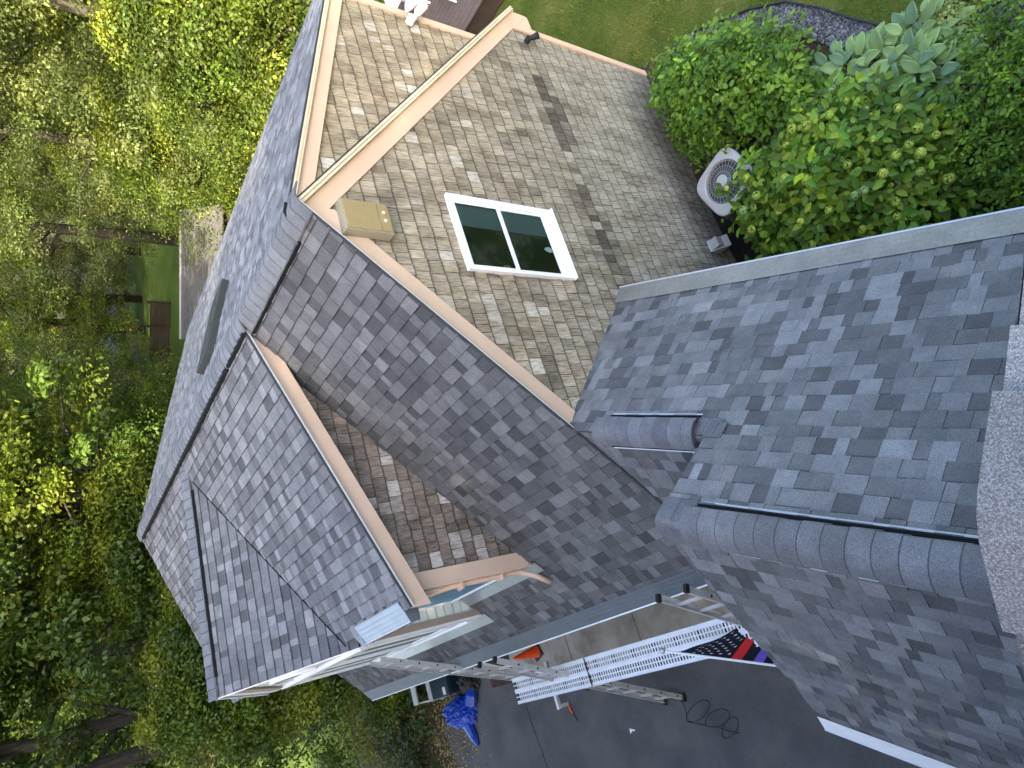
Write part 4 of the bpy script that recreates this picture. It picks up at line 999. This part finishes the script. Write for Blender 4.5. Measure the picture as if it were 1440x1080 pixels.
# ---- shrubs of the bed
def shrub(name,label,blobs,n,size,base,cat='shrub',tmpl=LEAF6,mat='bleaf',flat=.55,group=None,stems=True,flowers=None,seed=0,jit=.35,hole=None):
    g=np.random.default_rng(seed);B=np.array(blobs,float);w=B[:,3]**2;w/=w.sum();bi=g.choice(len(B),n,p=w)
    d=g.normal(size=(n,3));d[:,2]=np.abs(d[:,2])*1.0-.25;d/=np.linalg.norm(d,axis=1,keepdims=True)
    # clumped shoots: leaves gather round shoot tips
    ns=max(20,n//13);sb=g.choice(len(B),ns,p=w);sd=g.normal(size=(ns,3));sd[:,2]=np.abs(sd[:,2])-.2;sd/=np.linalg.norm(sd,axis=1,keepdims=True)
    ph=g.uniform(0,6.28,6);sr=B[sb,3]*g.uniform(.62,1.1,ns)*(1+.14*np.sin(sd[:,0]*5+ph[0]+sb)+.14*np.sin(sd[:,1]*6+ph[1])+.1*np.sin(sd[:,2]*9+sd[:,0]*7+ph[2]));SP=B[sb,:3]+sd*sr[:,None]*np.array([1,1,1.])*np.stack([np.ones(ns),np.ones(ns),B[sb,4]],1)
    si=g.integers(0,ns,n);P=SP[si]+g.normal(0,size*.55,(n,3));P[:,2]=np.maximum(P[:,2],.05)
    low=g.random(n)<.12;P[low]=B[bi[low],:3]+d[low]*(B[bi[low],3]*g.random(low.sum())**.5)[:,None];P[:,2]=np.maximum(P[:,2],.03)
    out=(P-SP[si])+sd[si]*size*.4
    Nr=np.array([0,0,.9])+sd[si]*.6+g.normal(0,jit*1.35,(n,3))
    b=np.array(base);cc=b[g.integers(0,len(b),ns)]*np.exp(g.normal(0,.26,(ns,1)));C=cc[si]*np.exp(g.normal(0,.16,(n,1)))
    sz=size*g.uniform(.6,1.3,n)
    global rng;rs_=rng;rng=g;pr=leaves(P,Nr,sz,C,tmpl,None,dirs=out+g.normal(0,size*.3,(n,3)));rng=rs_
    t=empty(name,(float(B[:,0].mean()),float(B[:,1].mean()),0),label,cat,group)
    o=cloudobj('foliage',[(*pr,0)],[M[mat]],t);o.matrix_parent_inverse=Matrix.Translation(-Vector(t.location))
    if stems:
        mb=MB();
        for k in range(min(60,ns)):
            b0=B[sb[k]];a=Vector((b0[0]+g.normal(0,.1),b0[1]+g.normal(0,.1),0));e=Vector(SP[k]);mb.tube([a,a.lerp(e,.5)+Vector((0,0,.08)),e],[.010,.007,.003],4)
        mb.build('stem',M['bark'],t)
    if flowers:
        nf,fs,fc=flowers;mb=MB();kk=0
        for k in range(ns):
            if kk>=nf: break
            if sd[k][2]<.25 or g.random()<.4: continue
            kk+=1;p=SP[k]+np.array([0,0,size*1.0]);r_=fs*g.uniform(.5,1.25);c0=np.array(fc[g.integers(0,len(fc))])
            for q in range(80):
                v=g.normal(size=3);v[2]=abs(v[2])*.8-.1;v/=np.linalg.norm(v);c=p+v*r_*np.array([1,1,.6]);s=r_*.30
                u=np.cross(v,[.3,.5,.8]);u/=np.linalg.norm(u);w2=np.cross(v,u);col=tuple(c0*math.exp(g.normal(0,.2)))
                mb.face([c+u*s,c+w2*s,c-u*s,c-w2*s],0,col)
            mb.beam(Vector(p)-Vector((0,0,.12)),Vector(p),.006,.006,up=(1,0,0),col=(.1,.15,.03))
        mb.build('flower_heads',M['flower'],t)
    return t
Gb=((.08,.165,.015),(.105,.195,.018),(.14,.235,.022),(.055,.125,.012));Gl=((.19,.26,.02),(.24,.31,.025))
shrub('shrub','rounded green shrub between the house corner and the lawn edge',[(6.35,3.75,.45,.62,1.0),(5.85,3.35,.5,.68,1.0),(5.5,2.85,.45,.58,1.0),(6.05,2.95,.4,.5,1),(5.75,3.85,.35,.5,1.0),(6.5,3.35,.3,.45,1),(5.05,2.75,.4,.45,1.),(6.85,4.0,.28,.42,1.)],10500,.085,Gb,seed=21)
shrub('hydrangea','large hydrangea with yellow green flower heads beside the cooling unit',[(4.1,3.35,.5,.66,1.),(3.9,2.75,.55,.65,1.0),(4.35,2.6,.45,.58,1.),(3.45,3.0,.4,.58,1.),(3.75,3.6,.35,.5,1),(4.4,3.62,.36,.40,1),(3.3,2.35,.45,.55,1.),(3.75,2.1,.5,.5,1.),(4.25,2.15,.4,.4,1)],11000,.118,Gb+Gl[:1],flowers=(190,.05,((.36,.47,.10),(.44,.52,.11),(.26,.38,.14))),seed=22)
shrub('shrub','bright fine leaved shrub at the right end of the bed beside the garage gutter',[(3.8,.8,.5,.52,1.),(3.45,1.1,.5,.5,1.),(3.1,1.3,.45,.5,1.),(3.3,.75,.5,.55,1.),(2.75,1.25,.4,.42,1.),(3.9,.5,.4,.5,1),(2.9,.8,.4,.5,1)],13000,.052,((.10,.19,.015),(.14,.23,.02),(.07,.145,.014)),seed=23,jit=.5)
shrub('ground_plant','small low plant on the dark soil beside the garage gutter',[(2.95,1.85,.15,.28,.8),(2.75,2.15,.12,.22,.8)],420,.10,((.05,.12,.03),(.07,.15,.04)),cat='plant',seed=24)
shrub('ground_plant','yellowing plant between the rounded shrub and the hosta',[(5.05,2.35,.18,.22,.8)],200,.10,((.20,.22,.02),(.14,.18,.02)),cat='plant',seed=25)
shrub('ground_plant','feathery pale yellow plant at the gravel edge behind the hosta',[(4.75,1.18,.2,.24,.8),(4.95,1.35,.15,.2,.8)],900,.045,((.26,.30,.09),(.18,.24,.07)),cat='plant',tmpl=LEAF4,seed=26)
# hosta: rosette of big ribbed leaves
ht=empty('hosta',(4.75,1.75,0),'pale blue green hosta with large ribbed leaves by the gravel edge','hosta')
def hosta():
    g=random.Random(4);mb=MB()
    for (cx,cy,n,sc) in ((4.95,2.05,44,.95),(4.5,1.6,50,1.),(4.75,1.8,40,.9),(4.25,1.5,30,.85),(5.1,2.25,26,.8),(4.75,1.45,30,.85)):
        for i in range(n):
            a=i*2.399+g.uniform(-.3,.3);el=.15+1.05*(1-i/n)**1.2;ln=sc*g.uniform(.20,.30);w=ln*.27
            el=1.2*(i/n)+.08*g.random();st=.10+.26*(1-i/n)
            c=Vector((math.cos(a),math.sin(a),0));up=Vector((0,0,1))
            root=Vector((cx,cy,.20+.34*(i/n)))+c*st
            K=6;W=6;k=g.uniform(.75,1.2);col=(.24*k,.36*k,.13*k) if g.random()<.75 else (.15*k,.25*k,.13*k)
            sd=Vector((-c.y,c.x,0));rows_=[]
            for r_ in range(K+1):
                t=r_/K;ang=el*.75-.9*t;  # arching blade
                p=root+c*(ln*t*math.cos(el*.4))+up*(ln*(math.sin(el*.75)*t-.45*t*t))
                ww=w*math.sin(math.pi*min(1,.06+.94*t)**.75)**.8 if t<1 else 0
                rows_.append([p+sd*ww*(q/W*2-1)+up*(abs(q/W*2-1)*.18*ww+.008*((q%2)*2-1)*min(1,3*t)*(ww>0)) for q in range(W+1)])
            V=[v for rr in rows_ for v in rr];F=[(i2*(W+1)+q,i2*(W+1)+q+1,(i2+1)*(W+1)+q+1,(i2+1)*(W+1)+q) for i2 in range(K) for q in range(W)]
            mb.mesh(V,F,0,col)
            mb.beam(Vector((cx,cy,.02)),root,.008,.008,col=(.12,.18,.07))
    o=mb.build('leaves',M['hleaf'],ht)
    o.data.polygons.foreach_set('use_smooth',[True]*len(o.data.polygons))
hosta()
# ground cover at the left end of the driveway
shrub('ground_cover','leafy green ground cover with dry leaves along the driveway end',[(x,y,.12,.75,.5) for x,y in ((-1.2,18.2),(-.4,17.6),(.4,17.3),(1.2,17.0),(-.2,18.6),(.9,18.4),(-2,17.9),(1.8,16.4),(.2,19.6),(1.5,19.8),(-1,19.6),(2.4,18.5))],9000,.11,((.03,.065,.012),(.045,.08,.015),(.11,.09,.035),(.02,.05,.010)),cat='ground cover',tmpl=LEAF4,seed=31,stems=False)
# dry leaves on asphalt edge
g=np.random.default_rng(5);n=1500
P=np.stack([g.normal(-1.0,.7,n),16.3+g.normal(0,.65,n),np.full(n,.012)],1);C=np.array([(.34,.24,.12),(.22,.14,.07),(.42,.34,.2)])[g.integers(0,3,n)]
o=cloudobj('dry_leaves',[(*leaves(P,np.array([0,0,1.])+g.normal(0,.3,(n,3)),.06*g.uniform(.5,1.4,n),C,LEAF4,None),0)],[M['leaf']]);tag(o,'dry tan leaves scattered on the driveway edge',kind='stuff')
# grass blades on the lawn strip in view
g=np.random.default_rng(6);n=110000
X=g.uniform(4.6,16,n);Yy=g.uniform(-1.5,11,n);le_=np.array(lawn_e[::-1]);ex=np.interp(Yy,le_[:,1],le_[:,0]);ok=(X>ex+.02)&(X<ex+7.5)&~((X>11.8)&(X<15.3)&(Yy>6.2)&(Yy<10.3));X,Yy=X[ok],Yy[ok];n=len(X)
P=np.stack([X,Yy,np.full(n,-.01)],1);T=(np.array([[-.07,0,0],[.07,0,0],[0,1,.05]]),[(0,1,2)])
dirs=np.array([0,0,1.])+g.normal(0,.35,(n,3));Nr=g.normal(size=(n,3));Nr[:,2]=.1
dry=(np.sin(X*1.3)*np.cos(Yy*1.7+X)+g.normal(0,.5,n)>.7)[:,None];C=np.where(dry,np.array([.27,.24,.07]),np.array([.095,.16,.02]))*np.exp(g.normal(0,.25,(n,1)))
o=cloudobj('grass',[(*leaves(P,Nr,.065*g.uniform(.5,1.4,n),C,T,None,dirs=dirs),0)],[M['grass']]);tag(o,'short green and straw coloured lawn grass',kind='stuff')

# ================================================================ LIGHT, SKY, CAMERA
W=bpy.data.worlds.new('World');S.world=W;W.use_nodes=True;t=W.node_tree;bg=t.nodes['Background']
EL,AZI=math.radians(30),math.atan2(-.87,-.49)     # towards the sun: x=sin, y=cos
sk=t.nodes.new('ShaderNodeTexSky');sk.sky_type='NISHITA';sk.sun_disc=False;sk.sun_elevation=EL;sk.sun_rotation=AZI;sk.air_density=1.;sk.dust_density=4.;sk.ozone_density=.3
t.links.new(sk.outputs[0],bg.inputs[0]);bg.inputs[1].default_value=.15
sd=bpy.data.lights.new('sun','SUN');sd.energy=2.4;sd.angle=math.radians(.5);sd.color=(1,.88,.70)
so=bpy.data.objects.new('sun',sd);COL.objects.link(so)
v=Vector((math.sin(AZI)*math.cos(EL),math.cos(AZI)*math.cos(EL),math.sin(EL)));so.rotation_euler=v.to_track_quat('Z','Y').to_euler();so.location=v*50
cd=bpy.data.cameras.new('camera');cam=bpy.data.objects.new('camera',cd);COL.objects.link(cam)
RT=[[-0.2853858317,-0.8896601753,0.3564543443],[-0.5251835684,0.4562762954,0.7183273361],[-0.8017089104,0.0177964828,-0.5974496956]]
cam.matrix_world=Matrix(((RT[0][0],-RT[0][1],-RT[0][2],0),(RT[1][0],-RT[1][1],-RT[1][2],0),(RT[2][0],-RT[2][1],-RT[2][2],8.45),(0,0,0,1)))
cd.sensor_width=36;cd.lens=986.214/1440*36;cd.clip_start=.05;cd.clip_end=2000
S.camera=cam
S.view_settings.view_transform='Standard';S.view_settings.look='None';S.view_settings.exposure=2.78;S.view_settings.gamma=1
